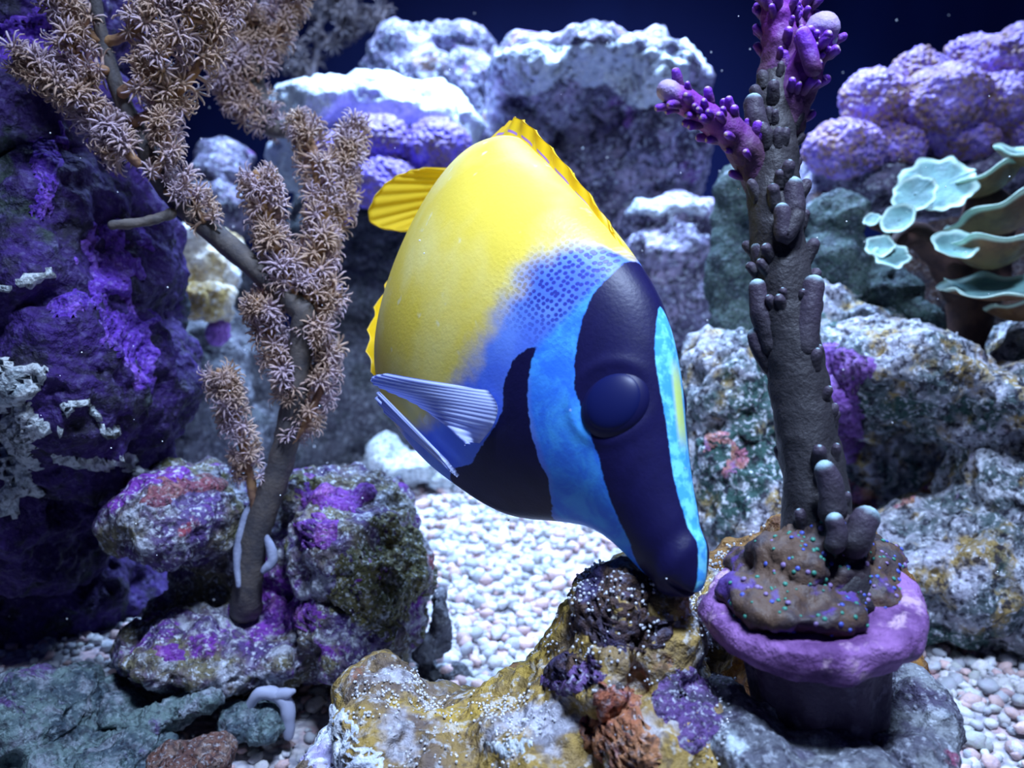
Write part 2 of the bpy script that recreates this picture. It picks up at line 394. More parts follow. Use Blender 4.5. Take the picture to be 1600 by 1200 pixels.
def seat(V, rest=None):
    """a rock laid against earlier ones: where it would enter them its skin follows theirs instead"""
    V = V.copy()
    for o in (rest if rest is not None else list(FACES)):
        W = SKIN[o][0]; idx = np.flatnonzero(((V > W.min(0)) & (V < W.max(0))).all(1))
        if len(idx) == 0: continue
        t = bvh_of(o)
        for i in idx:
            if within(t, V[i]):
                h = t.find_nearest(Vector(V[i])); V[i] = np.array(h[0]) - np.array(h[1])*.0006
    return V
def crust(o, name, ells, mat, h=.003, seed=0.0, wob=.55, f=70, label=None):
    """a thin growth that follows the rock's own skin inside a ragged outline"""
    V, N = SKIN[o]; F = FACES[o]; _, px, py, z = in_view(V); e = np.full(len(V), 9.0)
    for q in ells:
        x0, y0, rx, ry = q[:4]; a = q[4] if len(q) > 4 else 0.0; dx, dy = px-x0, -(py-y0); c, s = math.cos(a), math.sin(a)
        e = np.minimum(e, np.hypot((dx*c + dy*s)/rx, (-dx*s + dy*c)/ry))
    e = e + wob*fbm(V + seed, f, 3); e[(N @ -FWD) < -.15] = 9
    m = e < 1; fm = m[F].all(1); Fk = F[fm]
    if len(Fk) < 4: return None
    lab = np.arange(len(V))                                # keep each joined piece apart
    for _ in range(400):
        lo = lab[Fk].min(1); new = lab.copy(); np.minimum.at(new, Fk.ravel(), np.repeat(lo, 4)); new = new[new]
        if (new == lab).all(): break
        lab = new
    first = None; fl = lab[Fk[:, 0]]; ids, cn = np.unique(fl, return_counts=True)
    for i_, c_ in sorted(zip(ids, cn), key=lambda t: -t[1]):
        if c_ < 40 and first is not None: continue
        p = _crust_piece(o, name, V, N, F, fl_mask(fm, fl == i_), e, mat, h, seed, f, label); first = first or p
    return first
def fl_mask(fm, sel):
    m = fm.copy(); m[np.flatnonzero(fm)[~sel]] = False; return m
def _crust_piece(o, name, V, N, F, fm, e, mat, h, seed, f, label):
    used = np.unique(F[fm]); ren = np.full(len(V), -1); ren[used] = np.arange(len(used))
    cnt = np.bincount(F[fm].ravel(), minlength=len(V)); inner = cnt[used] >= 4; k = np.sqrt(np.clip(1-e[used], 0, 1))
    lift = np.where(inner, h*(.25 + .75*k)*(1 + .25*fbm(V[used] + seed, f*2, 2)), -.0012)
    P = V[used] + N[used]*lift[:, None]; p = obj(name, P, ren[F[fm]], mat, o); SKIN[p] = (P, N[used])
    if label: p['label'] = label
    return p
def bubbles_on(o, n, rpx, sel, seed=0, name='air_bubbles', mat=None):
    V, N = SKIN[o]; r = np.random.default_rng(seed); _, px, py, z = in_view(V); m = sel(px, py, N) & ((N @ -FWD) > -.1)
    idx = np.flatnonzero(m)
    if len(idx) == 0: return
    # clustered: denser where a noise is high
    wgt = np.clip(perlin(V[idx]*60 + seed*3.3) + .25, 0.01, 1)**2; idx = r.choice(idx, n, p=wgt/wgt.sum())
    s = r.uniform(rpx[0], rpx[1], n) * z[idx] / FPX; P = V[idx] + N[idx]*s[:, None]*.7 + r.normal(0, .0004, (n, 3))
    v, f = ico(2); bv, bf = multi(v, f, np.eye(3)[None]*s[:, None, None], P); b = obj(name, bv, bf, mat or BUB, o); b['kind'] = 'stuff'; return b
def bubble_mat():
    t = NT('air_bubble'); return t.done((.9,.93,1.0), .06, spec=1.0, Transmission_Weight=.25, IOR=1.3, Metallic=.2)
BUB = bubble_mat()

PURP, DPURP, LILAC = (.10,.035,.33), (.035,.012,.13), (.40,.28,.62)
WHITE, GREYB, OLIVE, TAN, RED, GREEN = (.82,.88,.92), (.34,.38,.46), (.13,.13,.05), (.42,.30,.14), (.36,.06,.07), (.05,.12,.09)
m_wall = rock_mat('purple_coralline_wall', [(.030,.012,.10), (.048,.019,.17), (.018,.015,.036)], [((.030,.045,.045), .58, .5)], speck=(.22,.20,.42), speck_amt=.25, f=26, seed=1, dark_amt=.5)
m_midl = rock_mat('speckled_purple_olive_rock', [(.19,.17,.10), (.10,.06,.22), (.45,.47,.55)], [((.22,.05,.42), .55, .7), (OLIVE, .57, .9), ((.34,.07,.10), .66, .8)], speck_amt=.75, f=30, seed=2, bump=1.0)
m_front = rock_mat('yellow_brown_rock', [(.36,.24,.06), (.15,.11,.09), (.44,.44,.50)], [((.46,.31,.06), .56, .5), ((.26,.10,.05), .62, .9), ((.09,.05,.15), .60, .6), (WHITE, .66, .7)], speck_amt=.4, f=22, seed=3.3, dark_amt=.5, bump=.8)
m_dark = rock_mat('dark_crusted_rock', [(.05,.03,.04), (.09,.05,.03), (.05,.04,.12)], [((.22,.25,.30), .62, .8)], speck=(.3,.3,.45), speck_amt=.35, f=30, seed=4)
m_right = rock_mat('pale_speckled_rock', [(.50,.50,.60), (.10,.15,.16), (.42,.30,.11)], [((.045,.11,.10), .54, .45), ((.62,.66,.74), .58, 1.1), ((.34,.16,.44), .66, .6)], speck=(.85,.90,1.0), speck_amt=.85, f=24, seed=5, bump=1.0, dark_amt=.9)
m_algae = rock_mat('algae_covered_rock', [(.035,.07,.065), (.07,.11,.10), (.03,.05,.06)], [((.30,.36,.40), .60, .8)], speck=(.35,.42,.5), speck_amt=.35, f=34, seed=6)
m_back = rock_mat('lilac_grey_back_rock', [(.28,.26,.40), (.06,.05,.10), (.40,.34,.50)], [((.22,.08,.34), .60, .6), ((.34,.20,.14), .63, .8)], speck_amt=.6, f=20, seed=7, dark_amt=.85)
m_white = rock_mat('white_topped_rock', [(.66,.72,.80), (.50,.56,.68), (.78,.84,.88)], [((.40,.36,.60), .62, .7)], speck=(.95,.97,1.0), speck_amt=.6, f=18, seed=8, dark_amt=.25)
m_dim = rock_mat('slate_turf_rock', [(.10,.10,.13), (.14,.15,.18), (.07,.08,.09)], [((.25,.30,.36), .66, .7)], speck_amt=.25, f=22, seed=9)
m_rub = rock_mat('green_grey_rubble', [(.16,.24,.24), (.05,.08,.11), (.28,.32,.38)], [((.13,.08,.24), .60, .8)], speck=(.4,.5,.55), speck_amt=.45, f=36, seed=10)
m_lumpy = rock_mat('ochre_white_lumpy_rock', [(.42,.30,.10), (.70,.66,.58), (.30,.20,.09)], [(WHITE, .56, .8), (LILAC, .66, .7)], speck_amt=.4, f=22, seed=11, dark_amt=.3)
m_wpatch = rock_mat('white_crust_or_lit_top', [(.55,.62,.66), (.74,.80,.82), (.40,.48,.52)], [], speck=(.9,.96,1), speck_amt=.6, f=40, seed=12, dark_amt=.6)
m_brown = rock_mat('amber_brown_shell', [(.22,.10,.02), (.34,.17,.04), (.12,.05,.02)], [], speck=(.5,.4,.25), speck_amt=.2, f=24, seed=13, dark_amt=.4)

wall = rock('reef_rock', 'tall dark purple rock face rising behind the feathery sea whip', [
    (20,60,.55,190,190,.10),(60,250,.54,175,200,.09),(120,430,.52,130,190,.09),(165,590,.51,112,150,.08),(60,740,.56,125,170,.09),(165,690,.53,85,100,.06),
    (80,930,.64,170,190,.08),(-60,500,.55,180,300,.1),(-60,900,.64,160,240,.09)], m_wall, vox=.0022, amp=.012, freq=20, pits=.6, seed=1)
for k, (el, hh) in enumerate([([(35,600,58,40,.5),(5,580,30,28)], .006), ([(38,665,34,36),(28,740,42,62,.2),(12,785,30,30)], .006), ([(98,655,13,32),(118,632,30,10,.2),(150,645,18,13),(165,615,11,26),(172,670,24,14)], .006),
        ([(42,438,52,18,.35),(5,452,30,14)], .004), ([(150,722,70,11,-.1),(200,716,20,11)], .004), ([(215,735,30,9)], .003)]):
    crust(wall, 'white_crust_or_lit_top', el, m_wpatch, hh, 20.0+k, .45, 90, 'pale cyan white crust on the purple rock')
m_vwall = rock_mat('bright_violet_coralline', [(.16,.05,.55), (.10,.03,.40), (.24,.10,.62)], [], speck=(.5,.4,.9), speck_amt=.3, f=40, seed=18, dark_amt=.4)
for k, el in enumerate([[(60,40,80,45,.5),(110,90,40,30)], [(75,250,28,60),(60,330,24,30)], [(180,420,55,70),(200,520,60,50),(230,580,20,40)], [(110,480,40,26)]]): crust(wall, 'violet_crust', el, m_vwall, .003, 60.0+k, .7, 60, 'violet crust on the dark rock face')
midl = rock('reef_rock', 'low speckled purple and olive rock carrying the sea whip', [
    (290,800,.525,105,72,.07),(430,850,.585,165,110,.07),(560,835,.54,95,85,.07),(600,890,.53,72,80,.06),(300,1005,.515,105,48,.06),(430,955,.57,190,80,.06),(430,1005,.53,120,45,.06),(560,970,.53,95,85,.06),(350,1015,.52,140,44,.06),(520,765,.55,70,30,.05)],
    m_midl, vox=.0024, amp=.0085, freq=30, pits=.8, seed=2)
bubbles_on(midl, 90, (1.2, 2.4), lambda x, y, n: (x > 480) & (y < 960), 3)
front = rock('reef_rock', 'yellow brown rock under the fish snout, beaded with air bubbles', [
    (600,1125,.35,75,85,.045),(560,1220,.35,95,90,.05),(700,1190,.34,150,90,.06),(860,1180,.33,150,120,.06),(880,1090,.335,60,85,.05,-.5),(925,1010,.325,60,95,.045,-.45),(950,950,.320,42,88,.032,-.45),(1000,928,.328,62,50,.032,.2),
    (1010,1010,.325,70,90,.04),(1020,1130,.32,140,110,.06),(1105,965,.357,52,75,.035,-.4),(790,1320,.34,300,110,.09),(1085,1200,.335,90,100,.045)],
    m_front, vox=.0018, amp=.0055, freq=34, pits=.7, seed=3)
m_vmid = rock_mat('magenta_violet_crust', [(.22,.05,.40), (.13,.03,.30), (.36,.13,.42)], [], speck=(.6,.45,.85), speck_amt=.4, f=44, seed=21, dark_amt=.4)
m_redc2 = rock_mat('maroon_crust', [(.26,.07,.09), (.20,.06,.10), (.36,.16,.16)], [], speck_amt=.3, f=44, seed=22)
# crusts and caps of the front rock
dk = crust(front, 'dark_crust', [(965,925,75,60,-.3),(1000,985,75,45),(930,970,45,40,-.4),(880,1045,40,26,.6)], m_dark, .0022, 31.0, .35, 60, 'blackish brown crust on the rock crest')
crust(front, 'white_crust_or_lit_top', [(515,1165,58,80,.3),(560,1195,50,40)], m_white, .0012, 32.0, .35, 40, 'bright white crusted corner')
crust(front, 'white_crust_or_lit_top', [(800,1165,45,22,.2),(660,1140,30,16)], m_wpatch, .0015, 37.0, .6, 80)
m_redc = rock_mat('rust_red_crust', [(.34,.10,.05), (.46,.22,.10), (.22,.05,.09)], [(WHITE, .66, .8)], speck_amt=.3, f=34, seed=14)
crust(front, 'red_crust', [(950,1125,45,75),(985,1180,50,50)], m_redc, .003, 33.0, .45, 60, 'rust red crust below the fish snout')
crust(front, 'violet_crust', [(905,1060,60,30,.4),(1060,1090,70,45),(1100,1150,50,40)], rock_mat('dusky_violet_crust', [(.10,.05,.20), (.16,.09,.26), (.06,.05,.10)], [((.35,.38,.45), .60, .9)], speck_amt=.5, f=44, seed=19), .002, 38.0, .5, 60)
crust(midl, 'violet_crust', [(515,775,62,30,-.1),(500,830,45,35),(560,770,30,20)], m_vmid, .003, 39.0, .5, 60, 'magenta violet crust on the speckled rock')
m_olv = rock_mat('olive_turf', [(.16,.14,.045), (.10,.11,.05), (.24,.22,.12)], [((.36,.40,.44), .62, .9)], speck_amt=.6, f=44, seed=24)
crust(midl, 'olive_turf', [(605,905,75,95),(560,920,60,70)], m_olv, .002, 44.0, .6, 50, 'olive turf on the rounded end of the rock')
crust(midl, 'red_crust', [(260,770,60,26,.3),(330,760,40,18)], m_redc2, .002, 41.0, .5, 60)
crust(midl, 'violet_crust', [(450,960,90,26,-.1),(270,1020,30,24)], m_vmid, .002, 42.0, .6, 60)
def bub_part(parent, V, N, n, rpx, sel, seed):
    SKIN[parent] = (V, N); return bubbles_on(parent, n, rpx, sel, seed)
bubbles_on(front, 1500, (1.3, 2.6), lambda x, y, n: (y < 1200) & (x > 540) & (n[:, 2] > .0), 11)
V0, N0 = SKIN[dk]; keep = bubbles_on(dk, 240, (1.3, 2.8), lambda x, y, n: (x < 1060), 12)
ledge = rock('reef_rock', 'amber brown pointed rock ledge behind the disc of the coral plug', [
    (1235,865,.40,42,48,.03,.1),(1168,880,.398,66,32,.028,.45),(1125,912,.395,46,34,.025,.5),(1330,880,.40,75,55,.03,-.5),(1395,925,.40,34,60,.03,.2),(1270,960,.41,130,90,.05),(1230,1110,.41,130,120,.05),(1380,1080,.41,60,120,.04)],
    m_brown, vox=.0022, amp=.005, freq=34, pits=.4, seed=4)
bubbles_on(ledge, 420, (1.4, 2.8), lambda x, y, n: (x < 1240) & (y < 925) & (n[:, 2] > .2), 13)
base = rock('reef_rock', 'dark olive grey rock holding the coral plug from below', [
    (1165,1160,.285,70,50,.03),(1290,1215,.270,120,42,.03),(1435,1115,.315,48,65,.025,.2),(1405,1165,.30,80,50,.03),(1120,1095,.31,40,40,.02),(1315,1310,.30,180,90,.05)],
    rock_mat('mottled_slate_rock', [(.12,.13,.16), (.07,.06,.11), (.22,.24,.26)], [((.22,.06,.12), .62, .8), ((.50,.60,.66), .63, .9)], speck_amt=.35, f=34, seed=15), vox=.0018, amp=.004, freq=40, pits=.6, seed=5)
bubbles_on(base, 120, (1.3, 2.4), lambda x, y, n: (x < 1150), 14)
right = rock('reef_rock', 'large pale speckled rock with a dark cave behind the purple branching coral', [
    (1140,640,.63,75,130,.06,.15),(1165,800,.60,85,120,.06),(1120,760,.61,55,120,.05),(1240,880,.60,130,60,.06),(1250,610,.66,80,110,.06),(1390,580,.64,130,72,.09,-.1),(1510,630,.63,95,66,.09,-.3),(1590,620,.70,80,85,.07),(1395,865,.60,110,55,.06,.3),
    (1480,870,.60,110,95,.08,.2),(1590,800,.60,105,130,.08),(1580,930,.60,110,90,.07),(1480,945,.59,90,60,.05),(1330,930,.60,120,70,.06),(1400,720,.86,200,130,.05),(1400,610,.76,190,75,.09),(1640,700,.66,120,220,.1),(1290,520,.72,140,70,.06)],
    m_right, vox=.0028, amp=.009, freq=28, pits=.9, seed=6)
bubbles_on(right, 120, (1.2, 2.2), lambda x, y, n: (x > 1330), 15)
m_violet = rock_mat('violet_coralline_crust', [(.30,.13,.52), (.22,.08,.42), (.40,.22,.62)], [], speck=(.6,.45,.85), speck_amt=.4, f=40, seed=16, dark_amt=.4)
crust(right, 'violet_crust', [(1315,640,36,62,.2),(1310,570,60,34,-.2),(1330,700,26,30)], m_violet, .004, 34.0, .4, 60, 'violet crust on the pale rock')
m_pinkc = rock_mat('pink_coralline_crust', [(.60,.22,.30), (.56,.28,.16), (.48,.22,.50)], [], speck_amt=.4, f=44, seed=17)
crust(right, 'pink_crust', [(1115,690,36,16,.3),(1150,720,20,36,-.5),(1185,745,34,14,.4)], m_pinkc, .003, 35.0, .4, 70)
crust(right, 'pink_crust', [(1340,775,45,22,-.5),(1440,770,50,12,.5)], m_pinkc, .002, 36.0, .4, 70)
slab = rock('reef_rock', 'narrow upright rock slab furred with dark green algae', [(1145,330,.72,32,70,.03),(1140,430,.71,36,90,.03),(1150,510,.70,40,50,.03)], m_algae, vox=.0028, amp=.006, freq=34, seed=7)
rock('reef_rock', 'brown rock wall standing behind the plating coral', [(1480,455,.79,105,110,.04),(1580,470,.78,105,125,.04),(1425,430,.80,55,65,.03)], rock_mat('brown_turf_rock', [(.11,.07,.06), (.15,.09,.07), (.08,.07,.09)], [((.16,.16,.22), .64, .8)], speck_amt=.25, f=28, seed=23), vox=.0035, amp=.008, freq=26, seed=8.2)
block = rock('reef_rock', 'square green black rock block under the plating coral', [(1300,350,.74,45,45,.04),(1305,430,.73,60,70,.04),(1375,465,.71,60,45,.035,-.6),(1425,500,.70,60,28,.03,-.5)], m_algae, vox=.003, amp=.006, freq=34, seed=8)
rock('reef_rock', 'slim violet crusted rock sliver wedged beside the algae slab', [(1176,320,.735,13,50,.014),(1182,380,.73,15,45,.014),(1184,440,.725,14,40,.014)], m_violet, vox=.002, amp=.003, freq=50, seed=8.5)
shelf = rock('reef_rock', 'lilac rock shelf supporting the cushion coral', [(1300,290,.84,60,40,.05),(1400,300,.83,130,40,.06),(1520,285,.85,140,58,.07),(1600,275,.85,120,85,.06),(1260,320,.85,50,40,.05)], m_back, vox=.0035, amp=.008, freq=26, seed=9)
rock('reef_rock', 'white topped flat rock behind the sea whip', [(600,185,1.02,140,55,.08),(510,185,1.00,85,55,.08),(690,205,1.02,70,45,.07),(590,250,1.06,170,70,.08)], m_white, vox=.004, amp=.010, freq=20, pits=.5, seed=10)
rock('reef_rock', 'brownish knobbly rock in front of the navy back pane', [(625,95,1.18,50,45,.06),(700,85,1.20,80,38,.06),(690,140,1.18,100,60,.07),(590,110,1.17,22,30,.03)], m_back, vox=.0045, amp=.012, freq=20, seed=11)
bigr = rock('reef_rock', 'big rounded rock with a glowing white top behind the fish', [
    (930,115,1.02,150,45,.09),(1010,140,1.02,95,70,.09),(850,130,1.02,90,60,.08),(800,230,1.04,60,90,.06),(920,230,1.10,150,120,.08),(1030,240,1.02,85,75,.07),(960,290,1.03,110,60,.06),(860,300,1.05,70,60,.06)],
    m_back, vox=.004, amp=.013, freq=17, pits=.9, seed=12)
crust(bigr, 'white_crust_or_lit_top', [(930,95,165,40),(1020,125,85,55,-.5),(840,115,60,30,.4)], m_white, .004, 36.0, .4, 22, 'white top light painted over the crown of the rock')  # crown whitened: light from above put into the colour
mound = rock('reef_rock', 'pale lilac rock mound right of the fish dorsal fin', [(1050,345,.96,85,35,.06),(1045,410,.96,80,85,.07),(1080,480,.95,60,70,.06),(1000,360,.98,50,40,.05)], m_back, vox=.004, amp=.010, freq=24, seed=13)
crust(mound, 'white_crust_or_lit_top', [(1040,325,80,22)], m_white, .003, 43.0, .4, 30)  # mound top painted white as if lit from above
for k, (lab, bl) in enumerate([
    ('slate grey rock bank behind the lower sea whip branches', [(560,640,.98,110,120,.06),(430,640,.96,130,130,.06),(330,620,.95,90,140,.06),(320,600,.87,66,95,.05),(335,700,.89,90,80,.05),(340,430,1.02,55,80,.035)]),
    ('slate grey rock just left of the yellow fish tail', [(590,470,1.06,110,110,.05),(640,400,1.08,110,70,.05)]),
    ('slate grey rock almost hidden behind the fish body', [(765,660,1.05,95,110,.045),(885,655,1.06,110,120,.045),(810,510,1.13,120,110,.045)]),
    ('slate grey rock in the gap between the fish brow and pale rock', [(1065,640,1.0,90,125,.05),(1080,560,1.02,70,60,.05)]),
    ('slate grey rock propping the white topped flat rock', [(560,350,1.17,110,100,.045),(680,310,1.19,100,105,.04)]),
    ('slate grey rock propping the big rounded rock', [(1005,390,1.15,80,110,.04)])]):
    rock('reef_rock', lab, bl, m_dim, vox=.0045, amp=.012, freq=18, seed=70+k)
rock('reef_rock', 'small white flecked rock on the sand behind the fish belly', [(640,730,.87,45,22,.03),(600,715,.88,30,28,.03),(690,742,.87,32,18,.02)], m_wpatch, vox=.003, amp=.008, freq=32, seed=15)
rock('reef_rock', 'ochre and white lumpy rock glowing behind the bare sea whip stem', [(265,385,.80,42,35,.03),(300,375,.80,38,28,.03),(310,425,.81,60,55,.04),(320,475,.79,42,32,.03),(262,440,.80,30,50,.03),(345,400,.82,35,40,.03)], m_lumpy, vox=.0028, amp=.007, freq=30, pits=.8, seed=16)
rock('reef_rock', 'soft lilac grey rock knob far behind the bare whip stem', [(350,270,1.0,45,50,.04),(345,330,1.0,60,50,.05),(310,320,1.0,30,30,.03)], m_back, vox=.004, amp=.010, freq=22, seed=18)
rock('reef_rock', 'small violet nodule beside the lumpy ochre rock', [(342,517,.80,18,22,.014)], m_violet, vox=.002, amp=.003, freq=50, seed=17)
m_flake = rock_mat('reddish_brown_rubble', [(.17,.08,.06), (.11,.055,.05), (.24,.16,.13)], [], speck_amt=.35, f=44, seed=25)
# rubble on the sand in the left corner
for k, (lab, bl) in enumerate([
    ('rounded green grey rubble mound under the purple rock face', [(55,1115,.47,90,62,.05),(120,1165,.47,80,50,.05),(20,1180,.46,90,50,.05)]),
    ('short knobbly rubble lump with a violet side', [(158,1088,.49,26,26,.018),(150,1110,.49,30,22,.018)]),
    ('finger shaped green rubble stick lying on the gravel', [(190,1118,.47,30,24,.016),(240,1122,.465,48,20,.016),(290,1105,.465,45,20,.016,.4),(330,1085,.47,22,18,.014,.3)]),
    ('small grey rubble knob in front of the stick', [(205,1095,.50,20,16,.014)]),
    ('violet grey rubble at the foot of the green mound', [(200,1170,.45,70,32,.03),(170,1195,.44,80,30,.03)]),
    ('reddish brown rubble flake half buried in gravel', [(310,1190,.43,50,26,.02,.4),(270,1200,.43,40,20,.02)]),
    ('grey rubble cluster below the speckled rock', [(385,1120,.48,38,22,.02),(420,1130,.475,30,18,.016)]),
    ('dark twig of rubble standing beside the speckled rock', [(690,945,.54,14,24,.010),(688,975,.54,18,26,.012,-.2),(670,1010,.54,24,24,.014),(680,1045,.55,26,16,.014),(712,1055,.54,14,18,.010)]),
    ('dark flat rubble lying on the gravel under the fish', [(740,1058,.56,30,12,.014),(790,1052,.56,26,10,.012)])]):
    rock('coral_rubble', lab, bl, [m_rub, m_rub, m_rub, m_rub, m_rub, m_flake, m_rub, m_dim, m_dim][k], cat='rubble', vox=.0016, amp=.006, freq=48, pits=.9, seed=40+k)
V, F = tube([at(388,1108,.474), at(405,1084,.470), at(430,1085,.470), at(447,1100,.470), at(450,1122,.471), at(451,1148,.473)], [.0025,.0035,.004,.004,.003], 20, 10, .0008, 260)
V2, F2 = tube([at(430,1086,.470), at(448,1083,.468), at(458,1080,.468)], [.0035,.003,.0015], 12, 8)
tag(obj('coral_rubble', *merge([(V, F), (V2, F2)]), flat_mat('grey_blue_chalk', (.42,.46,.62), .7)), 'arched pale grey rubble twig like a small bone', 'rubble')
# ------------------------------------------------------------------ the fish
def sd_poly(x, y, poly):
    """signed distance to a closed outline, positive inside"""
    P = np.asarray(poly, float); d = np.full(len(x), 9.0); ins = np.zeros(len(x), bool); n = len(P)
    for i in range(n):
        a = P[i]; b = P[(i+1) % n]; e = b - a; wx = x - a[0]; wy = y - a[1]
        t = np.clip((wx*e[0] + wy*e[1]) / (e @ e + 1e-12), 0, 1); d = np.minimum(d, np.hypot(wx - t*e[0], wy - t*e[1]))
        c = ((a[1] > y) != (b[1] > y)); xi = a[0] + (y - a[1]) / (b[1] - a[1] + 1e-12) * e[0]; ins ^= c & (x < xi)
    return np.where(ins, d, -d)
# markings in side view: (distance from the snout, height), in body lengths
FACE = [(.297,.25),(.294,.185),(.2885,.170),(.2843,.1455),(.2748,.1214),(.2645,.1026),(.2499,.0786),(.2265,.0526),(.2023,.0363),(.1768,.0217),(.1598,.0091),(.1398,-.0097),(.1174,-.0265),(.0862,-.0444),(.078,-.056),(.062,-.068),(.05,-.12),(-.08,-.12),(-.08,.25)]
BREAST = [(.2932,.064),(.3012,.0574),(.3103,.0349),(.3047,.0031),(.2911,-.0232),(.290,-.041),(.2963,-.0745),(.3052,-.1164),(.3346,-.1495),(.345,-.175),(.345,-.26),(.193,-.26),(.192,-.12),(.1929,-.104),(.1904,-.0827),(.2025,-.0541),(.2216,-.042),(.2435,-.0227),(.2666,.0047),(.2786,.0225),(.2901,.0495)]
YZ = np.array([-.30,-.20,-.150,-.138,-.118,-.08,-.037,.002,.039,.082,.123,.154,.1745,.184,.1864,.25]); YS = np.array([.52,.48,.44,.40,.385,.365,.359,.356,.354,.3565,.3627,.3567,.3443,.3232,.2973,.2973])
STS = np.array([-.05,.018,.03,.0425,.0564,.0785,.0996,.119,.1379,.1571,.1779,.1983,.2169,.232,.24,1]); STR = np.array([.004,.0085,.0085,.0080,.0115,.0150,.0170,.0175,.0180,.0205,.0225,.0210,.0140,.004,-.01,-.5])
def fish_mat():
    t = NT('rabbitfish_skin'); tc = t.node('ShaderNodeTexCoord').outputs['Object']
    jag = t.math('MULTIPLY', t.math('SUBTRACT', t.noise(420, 4, .6, tc), .5), .0065)
    jag2 = t.math('MULTIPLY', t.math('SUBTRACT', t.noise(90, 4, .6, tc), .5), .05)
    yel = t.mix(t.step(t.noise(26, 3, .5, tc), .4, .68), (.90,.69,.085), (.94,.79,.24))
    yel = t.mix(t.math('MULTIPLY', t.step(t.noise(130, 2, .5, tc), .66, .75), .5), yel, (.95,.92,.62))
    blue = t.mix(t.step(t.noise(60, 3, .5, tc), .35, .7), (.09,.19,.78), (.16,.31,.88))
    sx = t.node('ShaderNodeSeparateXYZ'); t.set(sx.inputs[0], tc); cx = t.node('ShaderNodeCombineXYZ'); t.set(cx.inputs[0], sx.outputs[0]); t.set(cx.inputs[1], sx.outputs[2]); vd = t.node('ShaderNodeTexVoronoi', voronoi_dimensions='2D', i_Scale=500.0, i_Randomness=.55); t.set(vd.inputs['Vector'], cx.outputs[0]); dots = t.step(vd.outputs['Distance'], .44, .28); zone = t.at('d_dots')
    blue = t.mix(t.math('MULTIPLY', dots, zone), blue, (.035,.05,.34))
    col = t.mix(t.step(t.math('ADD', t.at('d_yellow'), jag2), -.022, .026), blue, yel)
    band = t.mix(t.step(t.noise(70, 5, .65, tc, .6), .42, .66), (.045,.23,.90), (.08,.42,.97))
    col = t.mix(t.step(t.at('d_band'), -.004, .012), col, band)
    blk = t.mix(t.noise(180, 4, .6, tc), (.007,.006,.038), (.012,.010,.070))
    col = t.mix(t.step(t.math('ADD', t.at('d_breast'), jag), -.0008, .0012), col, blk)
    col = t.mix(t.step(t.math('ADD', t.at('d_face'), jag), -.0008, .0012), col, blk)
    strip = t.mix(t.step(t.noise(260, 4, .6, tc), .42, .62), (.07,.40,.90), (.20,.72,.95))
    strip = t.mix(t.at('d_lemon'), strip, (.62,.80,.22))
    col = t.mix(t.step(t.math('ADD', t.at('d_strip'), t.math('MULTIPLY', jag, .5)), -.0006, .0010), col, strip)
    h = t.math('ADD', t.math('MULTIPLY', t.noise(700, 3, .6, tc), .6), t.math('MULTIPLY', t.math('MULTIPLY', dots, zone), -.7))
    h = t.math('ADD', h, t.math('MULTIPLY', t.noise(190, 3, .6, tc), .5))
    return t.done(col, .42, t.bump(h, .16, .0010), spec=.22, sss=.12)
def fin_mat(name, c0, c1, dash=None, trans=.35):
    t = NT(name); u = t.at('fu'); v = t.at('fv')
    ray = t.math('SINE', t.math('MULTIPLY', u, 6.2832))
    col = t.mix(t.step(v, .05, .9), c0, c1); col = t.mix(t.math('MULTIPLY', t.step(ray, .2, .95), .16), col, tuple(x*.45 for x in c1))
    if dash:
        fr = t.math('FRACT', u); a = t.math('MULTIPLY', t.step(fr, .12, .2), t.step(fr, .86, .78)); vv = t.math('SUBTRACT', v, t.math('MULTIPLY', fr, .10))
        b = t.math('MULTIPLY', t.step(vv, .22, .25), t.step(vv, .36, .33)); col = t.mix(t.math('MULTIPLY', a, b), col, dash)
    t.done(col, .45, t.bump(ray, .18, .0006), spec=.35)
    tr = t.node('ShaderNodeBsdfTranslucent'); t.set(tr.inputs['Color'], col); mx = t.node('ShaderNodeMixShader'); mx.inputs[0].default_value = trans
    t.t.links.new(t.b.outputs[0], mx.inputs[1]); t.t.links.new(tr.outputs[0], mx.inputs[2]); t.t.links.new(mx.outputs[0], t.out.inputs[0]); return t.m
def slab_mesh(G, th):
    """a sheet of points (nu, nv, 3) given thickness that thins towards the free edge"""
    nu, nv = G.shape[:2]; du = np.gradient(G, axis=0); dv = np.gradient(G, axis=1); N = np.cross(du, dv); N /= np.linalg.norm(N, axis=2)[..., None] + 1e-12
    k = np.linspace(1, .35, nv)[None, :, None]*th*.5; V = np.vstack([(G + N*k).reshape(-1, 3), (G - N*k).reshape(-1, 3)]); n = nu*nv
    f = grid_faces(nu, nv); F = [tuple(q) for q in f] + [tuple(q[::-1] + n) for q in f]
    ring = [i*nv for i in range(nu)] + [(nu-1)*nv + j for j in range(1, nv)] + [i*nv + nv-1 for i in range(nu-2, -1, -1)] + [j for j in range(nv-2, 0, -1)]
    for i in range(len(ring)): a, b = ring[i], ring[(i+1) % len(ring)]; F.append((b, a, a+n, b+n))
    return V, F
